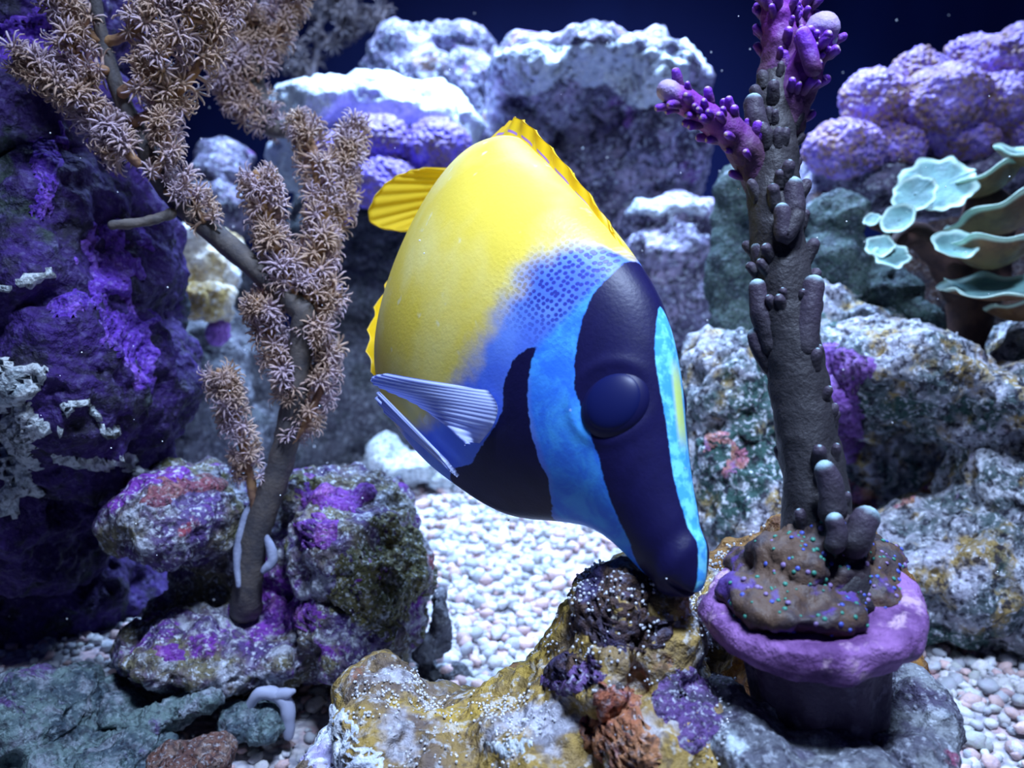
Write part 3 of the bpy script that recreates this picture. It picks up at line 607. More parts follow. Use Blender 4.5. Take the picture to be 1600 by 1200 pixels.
def fin(name, base, tip, mat, parent, rays, nu=120, nv=24, th=.0012, ripple=.0006, bow=None, scallop=0.0):
    B = catmull(base, nu); T = catmull(tip, nu); u = np.linspace(0, 1, nu); v = np.linspace(0, 1, nv)
    fr = (u*rays) % 1.0; sc = 1 - scallop*np.sin(np.pi*fr)**.8
    G = B[:, None, :] + (T-B)[:, None, :]*(v[None, :, None]*(1-(1-sc)[:, None, None]*v[None, :, None]**2))
    du = np.gradient(B+T, axis=0)[:, None, :]; N = np.cross(du + 0*G, (T-B)[:, None, :] + 0*G); N /= np.linalg.norm(N, axis=2)[..., None] + 1e-12
    G = G + N*(ripple*np.sin(u*rays*2*np.pi)[:, None]*v[None, :])[..., None]
    if bow is not None: G = G + np.asarray(bow)[None, None, :]*np.sin(np.pi*v)[None, :, None]
    V, F = slab_mesh(G, th); o = obj(name, V, F, mat, parent, local=True)
    attr(o, 'fu', np.tile(np.repeat(u*rays, nv), 2)); attr(o, 'fv', np.tile(np.tile(v, nu), 2)); return o
fish = bpy.data.objects.new('rabbitfish', None); COL.objects.link(fish); fish.empty_display_size = .03
_m = Matrix.Identity(4)
for i in range(3):
    for j in range(3): _m[i][j] = float(FISH_M[i, j])
    _m[i][3] = float(FISH_O[i])
fish.matrix_basis = _m; OFF[fish] = np.zeros(3)
tag(fish, 'yellow fish with a black and blue striped face nosing down at the rock', 'fish')
V, F, S_, R_, Z_ = fish_body_mesh()
body = obj('body', V, F, fish_mat(), fish, local=True)
attr(body, 'd_face', sd_poly(S_, Z_, FACE)); attr(body, 'd_breast', sd_poly(S_, Z_, BREAST)); attr(body, 'd_yellow', S_ - np.interp(Z_, YZ, YS))
attr(body, 'd_strip', np.where(Z_ > (f_top(S_)+f_bot(S_))/2, np.interp(S_, STS, STR) - np.abs(R_), -.05))
attr(body, 'd_lemon', np.clip(1-np.abs((S_-.150)/.036)**3, 0, 1)*np.clip((.012-np.abs(R_+.004))/.006, 0, 1))
# the pale cheek band between the two black marks, and the dotted shoulder
edge = np.interp(Z_, [-.2,-.10,-.05,0,.05,.09,.13,.17,.2], [.20,.19,.205,.265,.30,.293,.290,.29,.29])
attr(body, 'd_band', (edge - S_))
attr(body, 'd_dots', np.clip((Z_-.055)/.05, 0, 1)*np.clip((.41-S_)/.05, 0, 1)*np.clip(-sd_poly(S_, Z_, FACE)/.006, 0, 1)*np.clip((.205-Z_)/.01, 0, 1))
m_yfin = fin_mat('yellow_fin', (.90,.66,.03), (.95,.62,.01), (.42,.22,.62), .25)
m_tail = fin_mat('yellow_tail_fin', (.85,.66,.04), (.80,.58,.03), None, .35)
m_bfin = fin_mat('pale_blue_fin', (.62,.70,.96), (.48,.56,.94), None, .45)  # paler base: a mild glow painted into the fin colour
# dorsal fin with its spines
ds = np.array([.295,.33,.38,.44,.50,.56,.62,.68,.74,.80,.86]); dh = np.array([.003,.010,.014,.017,.019,.020,.022,.030,.036,.036,.016]); dl = np.interp(ds, [.3,.58,.68,.9], [.1,.0,-.9,-1.2])
bz = f_top(ds) - .006; dbase = fish_pt(ds, 0*ds, bz); dtip = fish_pt(ds + .022 + .3*dh, dl*dh, f_top(ds) + dh)
dors = fin('dorsal_fin', dbase, dtip, m_yfin, fish, 11, 260, 20, .0022, .0007, scallop=.06)
for i in range(1, 11):
    k = i/11*(len(ds)-1); b = catmull(dbase, 111)[int(i/11*110)]; t = catmull(dtip, 111)[int(i/11*110)]
    V, F = tube([b, b + (t-b)*.5, b + (t-b)*1.0], [.0012,.0009,.0004], 8, 6); obj('spine', V, F, m_yfin, dors, local=True)
as_ = np.array([.54,.60,.66,.72,.78,.84,.90]); ah = np.array([.008,.026,.044,.054,.056,.050,.024])
anal = fin('anal_fin', fish_pt(as_, 0*as_, f_bot(as_)+.006), fish_pt(as_+.02+.3*ah, .95*ah, f_bot(as_)-.55*ah), m_yfin, fish, 8, 180, 20, .0020, .0007, scallop=.14)
def w2f(p): return (np.asarray(p) - FISH_O) @ FISH_M
tb = [fish_pt(np.array([.985]), 0, z)[0] for z in (f_top(.985)-.004, -.008, f_bot(.985)+.004)]
tt = [w2f(at(*q)) for q in ((668,262,.505),(636,268,.50),(606,284,.495),(583,312,.49),(577,343,.49),(602,358,.495),(650,362,.505))]
tail = fin('tail_fin', tb, tt, m_tail, fish, 9, 160, 24, .0022, .0004)
def px_fin(name, base, tip, mat, rays, th=.001, ripple=.0004, nu=120, nv=30, bow=None, mirror=True):
    b = np.array([w2f(at(*q)) for q in base]); t = np.array([w2f(at(*q)) for q in tip]); o = fin(name, b, t, mat, fish, rays, nu, nv, th, ripple, bow)
    if mirror: fl = np.array([1, -1, 1.0]); fin(name, b*fl, t*fl, mat, fish, rays, nu, nv, th, ripple, None if bow is None else np.asarray(bow)*fl)
    return o
px_fin('pectoral_fin', [(762,610,.318),(775,628,.317),(777,645,.317),(768,668,.319),(748,690,.326)],
    [(605,584,.325),(584,588,.328),(582,598,.33),(604,610,.331),(640,626,.330),(678,650,.327),(735,694,.316)], m_bfin, 13, .0014, .0003, bow=(0,-.004,0))
px_fin('pelvic_fin', [(712,738,.335),(704,730,.335),(698,722,.335)], [(600,634,.352),(590,614,.35),(596,616,.35)], m_bfin, 4, .0014, .0006, mirror=False)
px_fin('pelvic_fin', [(716,744,.342),(709,738,.342),(704,734,.342)], [(604,646,.36),(588,622,.358),(592,624,.358)], m_bfin, 4, .0014, .0006, mirror=False)
# eyes
m_eye = NT('eyeball_navy').done((.008,.008,.055), .45, spec=.2); m_pup = NT('pupil_black').done((.006,.009,.066), .40, spec=.2)
for sd in (1, -1):
    v, f = ico(4); n = np.array([.22, -sd*.90, .38]); n /= np.linalg.norm(n); Mb = basis_z(n[None])[0]
    p = fish_pt(np.array([.187]), sd*.0515, .067)[0]; c = p - n*.0075*FL
    eye = obj('eye', (v*np.array([.036,.042,.0180])*FL) @ Mb.T + c, f, m_eye, fish, local=True)
    obj('pupil', (v*np.array([.029,.034,.0096])*FL) @ Mb.T + c + n*.0086*FL, f, m_pup, eye, local=True)
# ------------------------------------------------------------------ polyped sea whip (left)
def polyp_shape(nt=8, seg=4, curl=.5):
    """a short stalk with eight feathery arms"""
    parts = []; V, F = tube([(0,0,-.1),(0,0,.35),(0,0,.62)], [.13,.11,.17], 4, 6, round_end=False); parts.append((V, F))
    for i in range(nt):
        a = 2*math.pi*i/nt; c, s = math.cos(a), math.sin(a); d = np.array([c, s, 0]); q = np.array([-s, c, 0]); w = .055
        p = [d*.12 + np.array([0,0,.56]), d*.36 + np.array([0,0,.84]), d*.60 + np.array([0,0,.98]), d*.80 + np.array([0,0,.98 - curl*.1])]
        vv = []
        for k, pt in enumerate(p): ww = w*(1.0, 1.35, .95, .25)[k]; vv += [pt + q*ww, pt - q*ww, pt + np.array([0,0,-.06]) ]
        ff = []
        for k in range(3):
            b = k*3; ff += [(b, b+3, b+4, b+1), (b+1, b+4, b+5, b+2), (b+2, b+5, b+3, b)]
        parts.append((np.array(vv), ff))
    V, F = merge(parts); F3 = []
    for f in F:
        for k in range(1, len(f)-1): F3.append((f[0], f[k], f[k+1]))
    return V, np.array(F3)
PV, PF = polyp_shape()
def skin_noise_mat(name, a, b, f=90, rough=.65, sss=0.0, bump=.4):
    t = NT(name); c = t.mix(t.step(t.noise(f, 4, .6), .38, .64), a, b); return t.done(c, rough, t.bump(t.noise(f*5, 4, .6), bump, .0015), sss=sss)
m_stem = skin_noise_mat('olive_grey_stem', (.080,.074,.080), (.13,.11,.10))
m_twig = skin_noise_mat('tan_branch', (.36,.20,.09), (.26,.14,.10))
m_pol = NT('tan_polyp'); _c = m_pol.mix(m_pol.step(m_pol.noise(55, 3), .4, .62), (.50,.33,.24), (.52,.39,.46)); m_pol = m_pol.done(_c, .5, spec=.4, sss=.1)
me_pol = mesh_from('polyp', PV, PF, m_pol)
def pts(l, d0, d1=None):
    d1 = d0 if d1 is None else d1; n = len(l); return np.array([at(x, y, d0 + (d1-d0)*i/max(n-1, 1)) for i, (x, y) in enumerate(l)])
def whip(name, label, cat, stem, branches, base, single=300, size=1.0, group=None, mats=None, polyp_me=None):
    ms, mt, mp = mats or (m_stem, m_twig, m_pol)
    root = thing(name, label, cat, base, group); V, F = tube(*stem, 50, 18, .0012, 160, round_start=True); st = obj('stem', V, F, ms, root)
    cand = []
    r = np.random.default_rng(11)
    for (p, rad, mat, n_pol, psz, bare) in branches:
        n_pol = int(n_pol*.64); psz = psz*.98
        V, F = tube(p, rad, 40, 12, .0007, 220, round_start=True); b = obj('branch', V, F, ms if mat == 's' else mt, root)
        if n_pol:
            C = catmull(p, 200); T, N, B = frames(C); rr = np.interp(np.linspace(0, 1, 200), np.linspace(0, 1, len(rad)), rad)
            k = (r.random(n_pol)*(1-bare) + bare)*199; k = np.clip(k.astype(int), 0, 199); a = r.uniform(0, 2*np.pi, n_pol)
            d = np.cos(a)[:, None]*N[k] + np.sin(a)[:, None]*B[k] + T[k]*r.uniform(-.1, .8, n_pol)[:, None]; d /= np.linalg.norm(d, axis=1)[:, None]
            P = C[k] + d*(rr[k]*.85)[:, None]; s = psz*size*r.uniform(.6, 1.25, n_pol); M = basis_z(d, r.uniform(0, 6.28, n_pol))*s[:, None, None]
            for i in range(n_pol): cand.append((b, P[i], M[i], s[i], d[i]))
    vis, px, py, z = in_view(np.array([c[1] for c in cand]), 0)
    facing = np.array([c[4] @ -FWD for c in cand]); score = np.where(vis, np.array([c[3] for c in cand])/z*(1+.6*facing), 0); order = np.argsort(-score)
    for i in order[:single]: put('polyp', polyp_me or me_pol, cand[i][0], cand[i][1], cand[i][2])
    rest = order[single:]
    if len(rest):
        V, F = multi(PV, PF, np.array([cand[i][2] for i in rest]), np.array([cand[i][1] for i in rest])); o = obj('polyps', V, F, mp, root); o['kind'] = 'stuff'
    return root
g_base = at(388, 930, .50)
BR = [
 (pts([(475,490),(400,420),(300,335),(250,280),(218,210),(188,150),(162,70),(148,-5)], .471, .43), [.0062,.0060,.0056,.0052,.0046,.0040,.0034,.0028], 's', 0, 0, 0),
 (pts([(268,333),(225,347),(176,352)], .452, .44), [.0028,.0025,.0024], 's', 0, 0, 0),
 (pts([(215,255),(150,185),(90,125),(25,90)], .44, .425), [.0024,.0022,.0020,.0016], 't', 260, .0085, .04),
 (pts([(240,275),(262,225),(285,250)][:2] + [(250,185)], .445, .44), [.0022,.0020,.0016], 't', 90, .0075, 0),
 (pts([(262,300),(290,290),(300,320)][:2] + [(318,345)], .45, .455), [.0022,.002,.0015], 't', 70, .0075, 0),
 (pts([(170,65),(215,45),(250,0),(262,-25)], .435, .43), [.0026,.0024,.0022,.002], 't', 120, .0080, .15),
 (pts([(192,145),(240,105),(285,45),(310,-20)], .438, .43), [.0028,.0025,.0022,.002], 't', 190, .0080, .12),
 (pts([(210,190),(262,160),(318,90),(350,10),(355,-20)], .442, .45), [.0028,.0026,.0024,.002,.002], 't', 230, .0080, .08),
 (pts([(155,62),(120,35),(95,0),(85,-20)], .434, .43), [.0024,.0022,.002,.002], 't', 110, .0080, .05),
 (pts([(165,110),(130,95),(105,60)], .435, .428), [.002,.0018,.0015], 't', 60, .0080, .05),
 (pts([(473,490),(492,420),(505,340),(490,240),(470,190)], .471, .50), [.0045,.0040,.0034,.003,.002], 't', 330, .0085, .02),
 (pts([(500,400),(528,320),(545,250),(550,195)], .49, .51), [.0030,.0028,.0024,.0016], 't', 220, .0080, .05),
 (pts([(462,472),(432,390),(415,320),(400,270)], .468, .46), [.0030,.0026,.0022,.0016], 't', 200, .0085, .05),
 (pts([(470,200),(420,195),(398,120),(395,40),(396,-20)], .56, .56), [.0052,.0065,.0058,.0050,.0045], 's', 120, .0085, .0),
 (pts([(402,150),(350,90),(320,20),(310,-20)], .555, .55), [.003,.0028,.0025,.002], 't', 230, .0090, .05),
 (pts([(398,110),(430,60),(455,0),(460,-20)], .56, .56), [.003,.0028,.0025,.002], 't', 210, .0090, .05),
 (pts([(398,180),(365,150),(350,120)], .555, .55), [.003,.0025,.002], 't', 90, .0085, .05),
 (pts([(400,-10),(372,20),(362,60),(372,100)], .55, .55), [.003,.0025,.002,.002], 't', 150, .0090, 0),
 (pts([(460,640),(434,560),(418,500),(404,470)], .481, .464), [.0030,.0028,.0024,.0016], 't', 220, .0080, .05),
 (pts([(405,830),(387,725),(362,640),(342,580)], .499, .468), [.0030,.0026,.0022,.0016], 't', 190, .0075, .25),
 (pts([(446,705),(488,640),(505,590),(512,540)], .486, .482), [.0030,.0026,.0022,.0018], 't', 170, .0075, .05),
 (pts([(471,535),(500,500),(520,450)], .473, .478), [.0030,.0026,.0018], 't', 120, .0080, .05),
]
whip('sea_whip', 'tan feathery sea whip with a bare olive stem growing from speckled rock', 'coral',
     (np.vstack([[at(384,952,.522)], pts([(386,935),(396,850),(438,725),(462,610),(474,485)], .512, .47)]), [.0095,.0088,.0078,.0072,.0066,.0060]), BR, g_base)
m_film = skin_noise_mat('pale_torn_sheath', (.26,.29,.42), (.36,.40,.54))
for q, rw in (([(373,915),(370,870),(381,815),(399,775)], .0024), ([(412,892),(426,872),(415,835)], .0030)):
    V, F = tube(pts(q, .497), [rw*.6, rw, rw, rw*.5], 16, 8, .0006, 200, round_start=True); tag(obj('torn_sheath', V, F, m_film), 'pale grey torn sheath strip clinging left of the sea whip foot' if rw < .0026 else 'pale grey torn sheath flap right of the sea whip foot', 'sheath')
m_dimp = skin_noise_mat('dim_brown_plume', (.13,.11,.13), (.18,.14,.14)); me_dim = mesh_from('polyp', PV, PF, m_dimp)
whip('sea_plume', 'dim brown sea plume far back against the navy pane', 'coral', (np.vstack([pts([(498,292),(488,245)], 1.185, 1.22), pts([(480,190),(490,110),(500,40),(505,-30)], 1.25)]), [.007,.007,.006,.005,.004,.003]),
     [(pts([(488,120),(450,70),(440,-10)], 1.25), [.003,.003,.002], 't', 60, .02, 0), (pts([(495,80),(545,35),(600,25)], 1.25), [.003,.003,.002], 't', 70, .02, 0), (pts([(500,40),(530,0),(540,-30)], 1.25), [.003,.003,.002], 't', 50, .02, 0)],
     at(498, 292, 1.185), single=60, mats=(m_dimp, m_dimp, m_dimp), polyp_me=me_dim)

# ------------------------------------------------------------------ purple branching coral on its plug (right)
def stony_mat(name, lowc, highc, tipc):
    t = NT(name); g = t.at('tipness'); nz = t.math('MULTIPLY', t.math('SUBTRACT', t.noise(120, 4, .6), .5), .5); k = t.math('ADD', g, nz)
    c = t.mix(t.step(k, .15, .85), lowc, highc); c = t.mix(t.step(t.math('ADD', g, t.math('MULTIPLY', nz, .3)), .86, .97), c, tipc)
    return t.done(c, .55, t.bump(t.noise(500, 4, .6), .5, .0014), sss=.08)
m_ac = stony_mat('brown_purple_stony_coral', (.030,.027,.031), (.052,.040,.046), (.08,.07,.10))
m_ac2 = stony_mat('purple_stony_branch', (.070,.042,.040), (.22,.035,.34), (.40,.30,.55))
m_nub = stony_mat('pale_tipped_corallite', (.032,.028,.034), (.055,.042,.065), (.34,.50,.55))
m_vnub = stony_mat('violet_corallite', (.12,.04,.14), (.20,.04,.55), (.46,.34,.34))
coral = thing('branching_coral', 'purple tipped brown branching coral standing on the pink rimmed plug', 'coral', at(1285, 930, .305))
def limb(name, p, rad, mat, parent, n=40, seg=20, t0=0.0, t1=1.0, rough=.0016):
    V, F = tube(p, rad, n, seg, rough, 140, round_end=True, round_start=True); V = on_disc(V, .0045) if name == 'trunk' else V; o = obj(name, V, F, mat, parent); m = len(V)//seg; attr(o, 'tipness', np.repeat(np.linspace(t0, t1, m), seg)); return o
TR = pts([(1292,935),(1282,850),(1272,750),(1256,650),(1240,550),(1226,450),(1212,350),(1207,260),(1208,190),(1218,120)], .305, .335)
DISC_C = at(1270, 955, .298); DISC_R = np.array(Matrix.Rotation(math.radians(-6), 3, 'Y') @ Matrix.Rotation(math.radians(4), 3, 'X'))
def on_disc(V, z0):
    Q = (V - DISC_C) @ DISC_R; Q[:, 2] = np.maximum(Q[:, 2], z0); return Q @ DISC_R.T + DISC_C
TRr = [.0200,.0135,.0110,.0104,.0100,.0104,.0098,.0094,.0088,.0078]
trunk = limb('trunk', TR, TRr, m_ac, coral, 90, 26, 0, .4, .0022)
arms = [(pts([(1207,310),(1155,222),(1100,178),(1045,142)], .330, .312), [.0070,.0064,.0054,.0044]),
        (pts([(1206,240),(1240,150),(1266,90),(1287,45)], .334, .322), [.0080,.0070,.0064,.0060]),
        (pts([(1208,190),(1218,90),(1216,30),(1212,-15)], .335, .332), [.0075,.0066,.0060,.0056]),
        (pts([(1212,170),(1238,70),(1250,20),(1262,-20)], .338, .338), [.0055,.0050,.0048,.0044])]
armo = [limb('branch', p, r_, m_ac2, coral, 50, 20, .1, 1.0, .0016) for p, r_ in arms]
def nub(p, d, r_, L, mat, parent, t0=.0, t1=1.0):
    d = np.asarray(d, float); d /= np.linalg.norm(d); V, F = tube([p - d*r_*.9, p + d*L*.5, p + d*L], [r_*1.05, r_, r_*.92], 8, 10, .0004, 300)
    o = obj('corallite', V, F, mat, parent); m = len(V)//10; attr(o, 'tipness', np.repeat(np.linspace(t0, t1, m), 10)); return o
r = np.random.default_rng(21)
C = catmull(TR, 200); T_, N_, B_ = frames(C); RR = np.interp(np.linspace(0, 1, 200), np.linspace(0, 1, len(TRr)), TRr)
for i in range(95):                                     # knobs hugging the trunk, pointing up it
    k = int(12 + 184*r.random()**.55); a = r.uniform(0, 6.28); d = math.cos(a)*N_[k] + math.sin(a)*B_[k]; up = T_[k]*r.uniform(.9, 1.8)
    sz = r.uniform(.0014, .0026); nub(C[k] + d*(RR[k]*.90), d*.80 + up, sz, sz*r.uniform(1.2, 2.4), m_nub, trunk, 0, .93)
for (p, rad), o in zip(arms, armo):
    Ca = catmull(p, 120); Ta, Na, Ba = frames(Ca); Ra = np.interp(np.linspace(0, 1, 120), np.linspace(0, 1, len(rad)), rad)
    for i in range(44):
        k = int(r.uniform(20, 118)); a = r.uniform(0, 6.28); d = math.cos(a)*Na[k] + math.sin(a)*Ba[k]; sz = r.uniform(.0011, .0019)
        nub(Ca[k] + d*Ra[k]*.9, d*.8 + Ta[k]*.9, sz, sz*r.uniform(1.6, 2.8), m_vnub, o, .1, 1.0)
# larger side stubs
for q, rad, d in (([(1258,545),(1262,500),(1271,447)], [.0048,.0044,.0040], .312), ([(1335,850),(1346,825),(1353,812)], [.0050,.0048,.0046], .290), ([(1205,540),(1190,490),(1184,450)], [.0044,.0040,.0034], .318),
        ([(1212,440),(1195,410),(1188,390)], [.0042,.0038,.0034], .322), ([(1232,390),(1240,330),(1238,292)], [.0046,.0042,.0038], .318), ([(1200,230),(1182,190),(1178,162)], [.0044,.0042,.0038], .325),
        ([(1300,800),(1298,760),(1290,735)], [.0045,.0042,.0035], .292), ([(1305,850),(1308,830),(1305,815)], [.0034,.0032,.003], .286), ([(1245,340),(1225,370),(1222,330)], [.003,.003,.003], .312), ([(1270,105),(1262,75),(1256,55)], [.0035,.0032,.003], .318), ([(1205,570),(1190,545),(1180,525)], [.004,.0036,.003], .320)):
    limb('stub', pts(q, d), rad, m_vnub if q[0][1] < 120 else m_nub, coral, 14, 14, .1, 1.0, .0007)
# white knob on the right arm
v, f = ico(3)
for q, rp in (((1284,45,.322), (17,19)), ((1297,62,.322), (11,13)), ((1280,70,.32), (12,12))):
    c = at(*q); s = np.array([rp[0], rp[0], rp[1]])*q[2]/FPX; obj('pale_tip', c + v*s*(1 + .06*perlin(v*3))[:, None], f, flat_mat('pale_tip', (.50,.55,.58), .6), armo[1])
# the foot of the coral spread over the plug
def foot_mat():
    t = NT('mottled_coral_foot'); c = t.mix(t.step(t.noise(60, 4, .6), .4, .6), (.045,.034,.04), (.10,.06,.04)); c = t.mix(t.step(t.noise(75, 3, .6, t.off((3, 1, 2))), .56, .66), c, (.09,.045,.22))
    return t.done(c, .55, t.bump(t.noise(260, 4), .6, .002))
V, F, N = rough_rock([(1285,890,.305,58,60,.018),(1220,905,.312,75,45,.022,.25),(1335,900,.315,65,50,.022,-.3),(1245,950,.290,110,34,.020),(1172,885,.315,34,30,.014),(1355,930,.305,55,44,.020),(1190,930,.298,66,40,.018),(1345,880,.325,50,40,.02),(1285,850,.308,62,70,.018),(1235,880,.302,60,50,.018)], .0014, amp=.0035, freq=60, pits=.3, seed=51)
V = seat(on_disc(V, .0052), [front, ledge]); foot = obj('foot', V, F, foot_mat(), coral)
vis, px, py, z = in_view(V); sel = np.flatnonzero((N @ -FWD > .05)); pick = r.choice(sel, 240, replace=False)
v2, f2 = ico(2)
for name, mat, lo, hi, sub in (('green_polyps', flat_mat('green_polyp', (.04,.22,.16), .4), .0004, .0009, pick[:120]), ('blue_polyps', flat_mat('blue_polyp', (.07,.10,.42), .4), .0005, .0010, pick[120:190]), ('mauve_polyps', flat_mat('mauve_polyp', (.22,.15,.32), .45), .0005, .0011, pick[190:])):
    s = r.uniform(lo, hi, len(sub)); bv, bf = multi(v2, f2, basis_z(N[sub])*s[:, None, None]*np.array([1, 1, .7])[None, None, :], V[sub]); o = obj(name, bv, bf, mat, foot); o['kind'] = 'stuff'
# plug: disc with thick rim, ridged post
def plug_mat(name, a, b, c3):
    t = NT(name); c = t.mix(t.step(t.noise(50, 4, .6), .4, .6), a, b); c = t.mix(t.step(t.noise(85, 4, .6, t.off((2, 5, 1))), .55, .66), c, c3); return t.done(c, .65, t.bump(t.noise(260, 5, .65), .9, .003))
plug = thing('coral_plug', 'round pink purple crusted coral plug with a ridged grey post', 'coral plug', at(1280, 1160, .292))
pc = at(1270, 955, .298); m_disc = plug_mat('pink_purple_crust', (.30,.14,.38), (.13,.05,.18), (.52,.34,.46))
prof = [(0,.004),(.024,.005),(.031,.0065),(.0355,.0058),(.0375,.0025),(.0375,-.001),(.035,-.0045),(.028,-.0055),(0,-.0055)]
pr = catmull(np.array([(a, 0, b) for a, b in prof]), 60); seg = 96; a = np.linspace(0, 2*np.pi, seg, endpoint=False)
tilt = Matrix.Rotation(math.radians(-6), 3, 'Y') @ Matrix.Rotation(math.radians(4), 3, 'X'); tilt = np.array(tilt)
pr[:, 0] *= .95; V = np.stack([np.outer(pr[:, 0], np.cos(a)), np.outer(pr[:, 0], np.sin(a)), np.outer(pr[:, 2], np.ones(seg))], -1).reshape(-1, 3)
nz = fbm(V + 4.4, 70, 3); V = V*(1 + .05*nz[:, None]) + np.array([0, 0, 1])*(.0010*fbm(V, 160, 3))[:, None]
obj('disc', V @ tilt.T + pc, [tuple(q) for q in grid_faces(60, seg, True)], m_disc, plug)
V, F = tube([np.array([0,0,-.004]), np.array([0,0,-.016]), np.array([.001,-.001,-.040])], [.0245,.0235,.0215], 30, 72, round_end=False)
an = np.arctan2(V[:, 1], V[:, 0]); k = 1 + .045*np.sign(np.sin(an*9))*np.abs(np.sin(an*9))**.5; V[:, :2] *= k[:, None]
obj('post', V @ tilt.T + pc + np.array([0.001, 0, 0]), F, plug_mat('mauve_grey_post', (.16,.12,.18), (.09,.06,.11), (.24,.20,.28)), plug)

# ------------------------------------------------------------------ cushion coral (top right) and purple cushions (back left)
def lobe(parent, px, py, d, rx, ry, rd, mat, seed, amp=.0042, f=210, sub=6):
    v, fc = ico(sub); k = np.array([rx*d/FPX, rd, ry*d/FPX]); c = at(px, py, d); V = c + v*k; n = v/k; n /= np.linalg.norm(n, axis=1)[:, None]
    V = V + n*(.006*fbm(V + seed, 30, 2) + amp*(.45 - worley(V, f, int(seed) % 40)))[:, None]; V = np.asarray(V); o = obj('lobe', V, fc, mat, parent); return o
def cushion_mat(name, low, high):
    t = NT(name); c = t.mix(t.step(t.noise(60, 4, .6), .42, .60), low, high)
    c = t.mix(t.math('MULTIPLY', t.step(t.noise(330, 3, .6), .50, .60), .75), c, (high[0]*.42, high[1]*.3, high[2]*.95)); return t.done(c, .55, t.bump(t.vor(240), .7, .003), sss=.1)
m_cush = cushion_mat('lilac_tipped_cushion', (.34,.20,.15), (.46,.33,.78)); m_pcush = cushion_mat('violet_cushion', (.22,.14,.20), (.24,.17,.70))
cush = thing('cushion_coral', 'lilac and brown cushion coral with rounded lobes above the plating coral', 'coral', at(1450, 270, .80))
for k, q in enumerate([(1320,232,.79,60,46,.035),(1405,232,.79,36,36,.024),(1375,165,.81,60,52,.04),(1470,165,.79,72,62,.045),(1435,118,.82,50,36,.035),(1515,85,.84,42,32,.03),(1575,100,.82,62,48,.04),(1560,165,.79,66,50,.04),(1500,215,.80,60,40,.035),(1610,190,.79,60,60,.04),(1610,75,.84,50,40,.035)]):
    lobe(cush, *q, m_cush, 3.3*k)
zo = thing('cushion_coral', 'violet ring patterned cushion coral under the white topped rock', 'coral', at(610, 330, .93))
for k, q in enumerate([(585,228,.93,62,46,.04),(682,238,.93,54,52,.04),(598,285,.91,62,42,.035),(660,305,.91,62,36,.035),(528,262,.93,42,52,.035),(520,320,.92,40,40,.03)]): lobe(zo, *q, m_pcush, 40+3.3*k)

# ------------------------------------------------------------------ plating coral (right)
def plate_mat():
    t = NT('seafoam_plate'); e = t.at('edge')
    topc = t.mix(t.step(t.noise(70, 4, .6), .38, .62), (.13,.26,.26), (.20,.40,.38)); topc = t.mix(t.step(e, .78, .95), topc, (.66,.92,.82))
    low = t.mix(t.step(t.noise(70, 4, .6, t.off((4, 2, 1))), .38, .62), (.17,.085,.045), (.26,.14,.06)); low = t.mix(t.step(e, .88, .95), low, (.66,.90,.70))
    c = t.mix(t.at('under'), topc, low); return t.done(c, .5, t.bump(t.noise(300, 4), .5, .0015), sss=.08)
m_plate = plate_mat()
plate_root = thing('plating_coral', 'sea green plating coral with pale ruffled rims and brown undersides', 'coral', at(1520, 560, .66))
def plate(px, py, d, rad_px, nrm, cup=.35, sweep=(0, 360), ruffle=.10, lobes=7, seed=0.0, th=.0022, squash=1.0):
    n = np.asarray(nrm, float); n /= np.linalg.norm(n); x = np.cross([0, 1, 0.2], n); x /= np.linalg.norm(x); y = np.cross(n, x); R_ = rad_px*d/FPX
    na, nr = 96, 22; a = np.radians(np.linspace(sweep[0], sweep[1], na)); q = np.linspace(.04, 1, nr); A, Q = np.meshgrid(a, q, indexing='ij')
    rr = R_*Q*(1 + Q**2*(ruffle*np.sin(A*lobes + seed) + ruffle*.6*np.sin(A*(lobes*1.7) + seed*2.1)))
    h = R_*(cup*Q**2 + Q**3*ruffle*1.1*np.sin(A*lobes*.8 + seed*3))
    G = (rr*np.cos(A))[..., None]*x + (rr*np.sin(A)*squash)[..., None]*y + h[..., None]*n + at(px, py, d)
    V, F = slab_mesh(G, th); N_ = np.cross(np.gradient(G, axis=0), np.gradient(G, axis=1)).reshape(-1, 3); m = len(V)//2
    o = obj('plate', V, F, m_plate, plate_root); attr(o, 'edge', np.tile(Q.ravel(), 2)); sgn = 1.0 if (N_.mean(0) @ n) < 0 else 0.0
    attr(o, 'under', np.concatenate([np.full(m, sgn), np.full(m, 1-sgn)])); return o
plate(1462,292,.63,58,(-.30,-.62,.72), .12, seed=1.0, ruffle=.05, lobes=9); plate(1430,305,.622,34,(-.55,-.60,.55), .15, seed=2.6, lobes=6, ruffle=.05); plate(1405,345,.62,27,(-.60,-.55,.55), .3, seed=2, lobes=4, ruffle=.04)
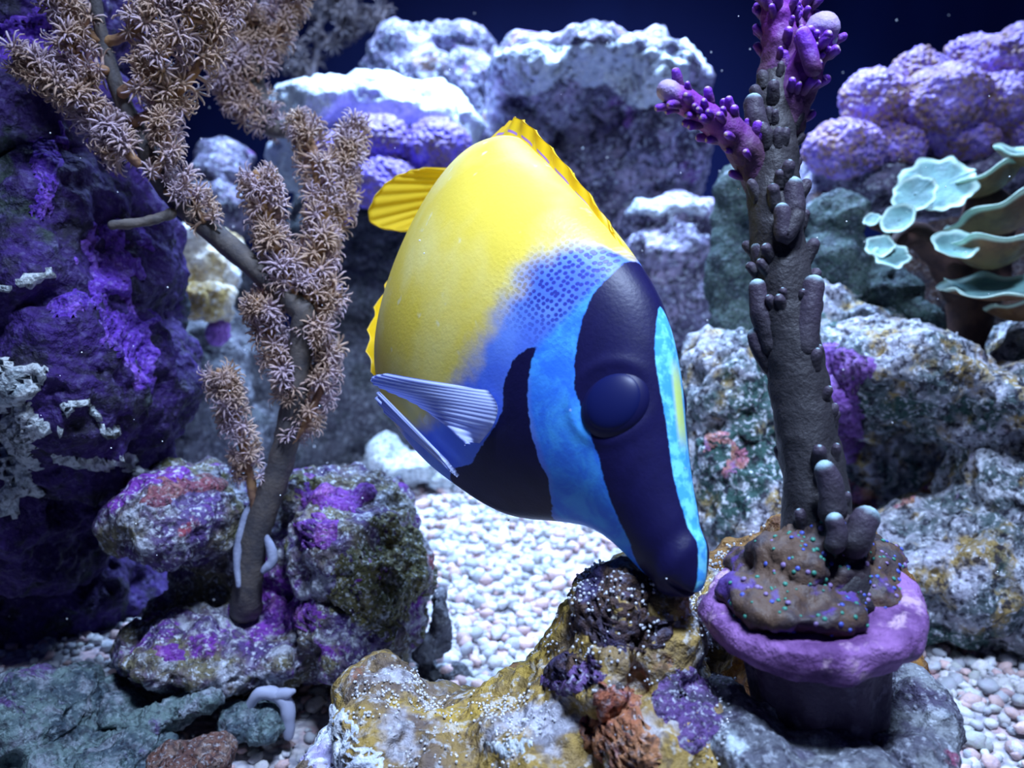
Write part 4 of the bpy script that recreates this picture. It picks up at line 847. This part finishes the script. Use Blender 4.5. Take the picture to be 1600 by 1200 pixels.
plate(1363,345,.63,13,(-.5,-.5,.7), .3, seed=3, lobes=4, ruffle=.05); plate(1375,388,.62,22,(-.3,-.6,.7), .3, seed=4, lobes=5, ruffle=.06); plate(1392,402,.615,28,(-.1,-.6,.8), .2, seed=4.5, lobes=6, ruffle=.06)
plate(1598,258,.62,48,(.1,-.20,.95), .45, seed=5, ruffle=.05); plate(1550,300,.635,64,(-.38,.30,.88), .45, seed=6, ruffle=.05); plate(1580,360,.625,86,(-.30,.36,.90), .45, seed=7, ruffle=.05, lobes=8)
plate(1490,392,.60,34,(-.10,-.55,.82), .45, seed=8, lobes=5, ruffle=.05); plate(1545,418,.605,62,(.06,.28,.94), .60, seed=9, ruffle=.06, lobes=6); plate(1560,465,.60,84,(-.08,-.06,.97), .25, seed=10, ruffle=.05, lobes=8); plate(1598,500,.61,52,(-.1,.25,.95), .5, seed=11, ruffle=.05)
V, F = tube(pts([(1519,574),(1511,540),(1520,480),(1530,420),(1545,330)], .655, .66), [.012,.012,.018,.022,.018], 30, 18, .002, 90, round_start=True); obj('stalk', V, F, skin_noise_mat('dark_brown_stalk', (.06,.03,.03), (.10,.05,.04)), plate_root)

V, F = tube(pts([(1520,470),(1470,400),(1425,365),(1385,395)], .66, .628), [.016,.012,.009,.006], 30, 16, .002, 90, round_start=True); obj('stalk', V, F, skin_noise_mat('brown_side_stalk', (.06,.03,.03), (.10,.05,.04)), plate_root)
V, F = tube(pts([(1430,372),(1400,360),(1366,350)], .645, .633), [.008,.006,.004], 20, 12, .0012, 90, round_start=True); obj('stalk', V, F, bpy.data.materials['brown_side_stalk'], plate_root)

# ------------------------------------------------------------------ drifting specks
v, f = ico(1); n = 230; px = r.uniform(0, 1600, n); py = r.uniform(0, 1000, n); d = r.uniform(.22, .9, n); s = r.uniform(.6, 1.5, n)*d/FPX
P = np.array([at(a, b, c) for a, b, c in zip(px, py, d)]); V, F = multi(v, f, np.eye(3)[None]*s[:, None, None], P)
o = obj('drifting_specks', V, F, flat_mat('white_speck', (.9,.93,1), .4)); o['kind'] = 'stuff'; tag(o, 'tiny white specks drifting in the water around the fish', 'specks')
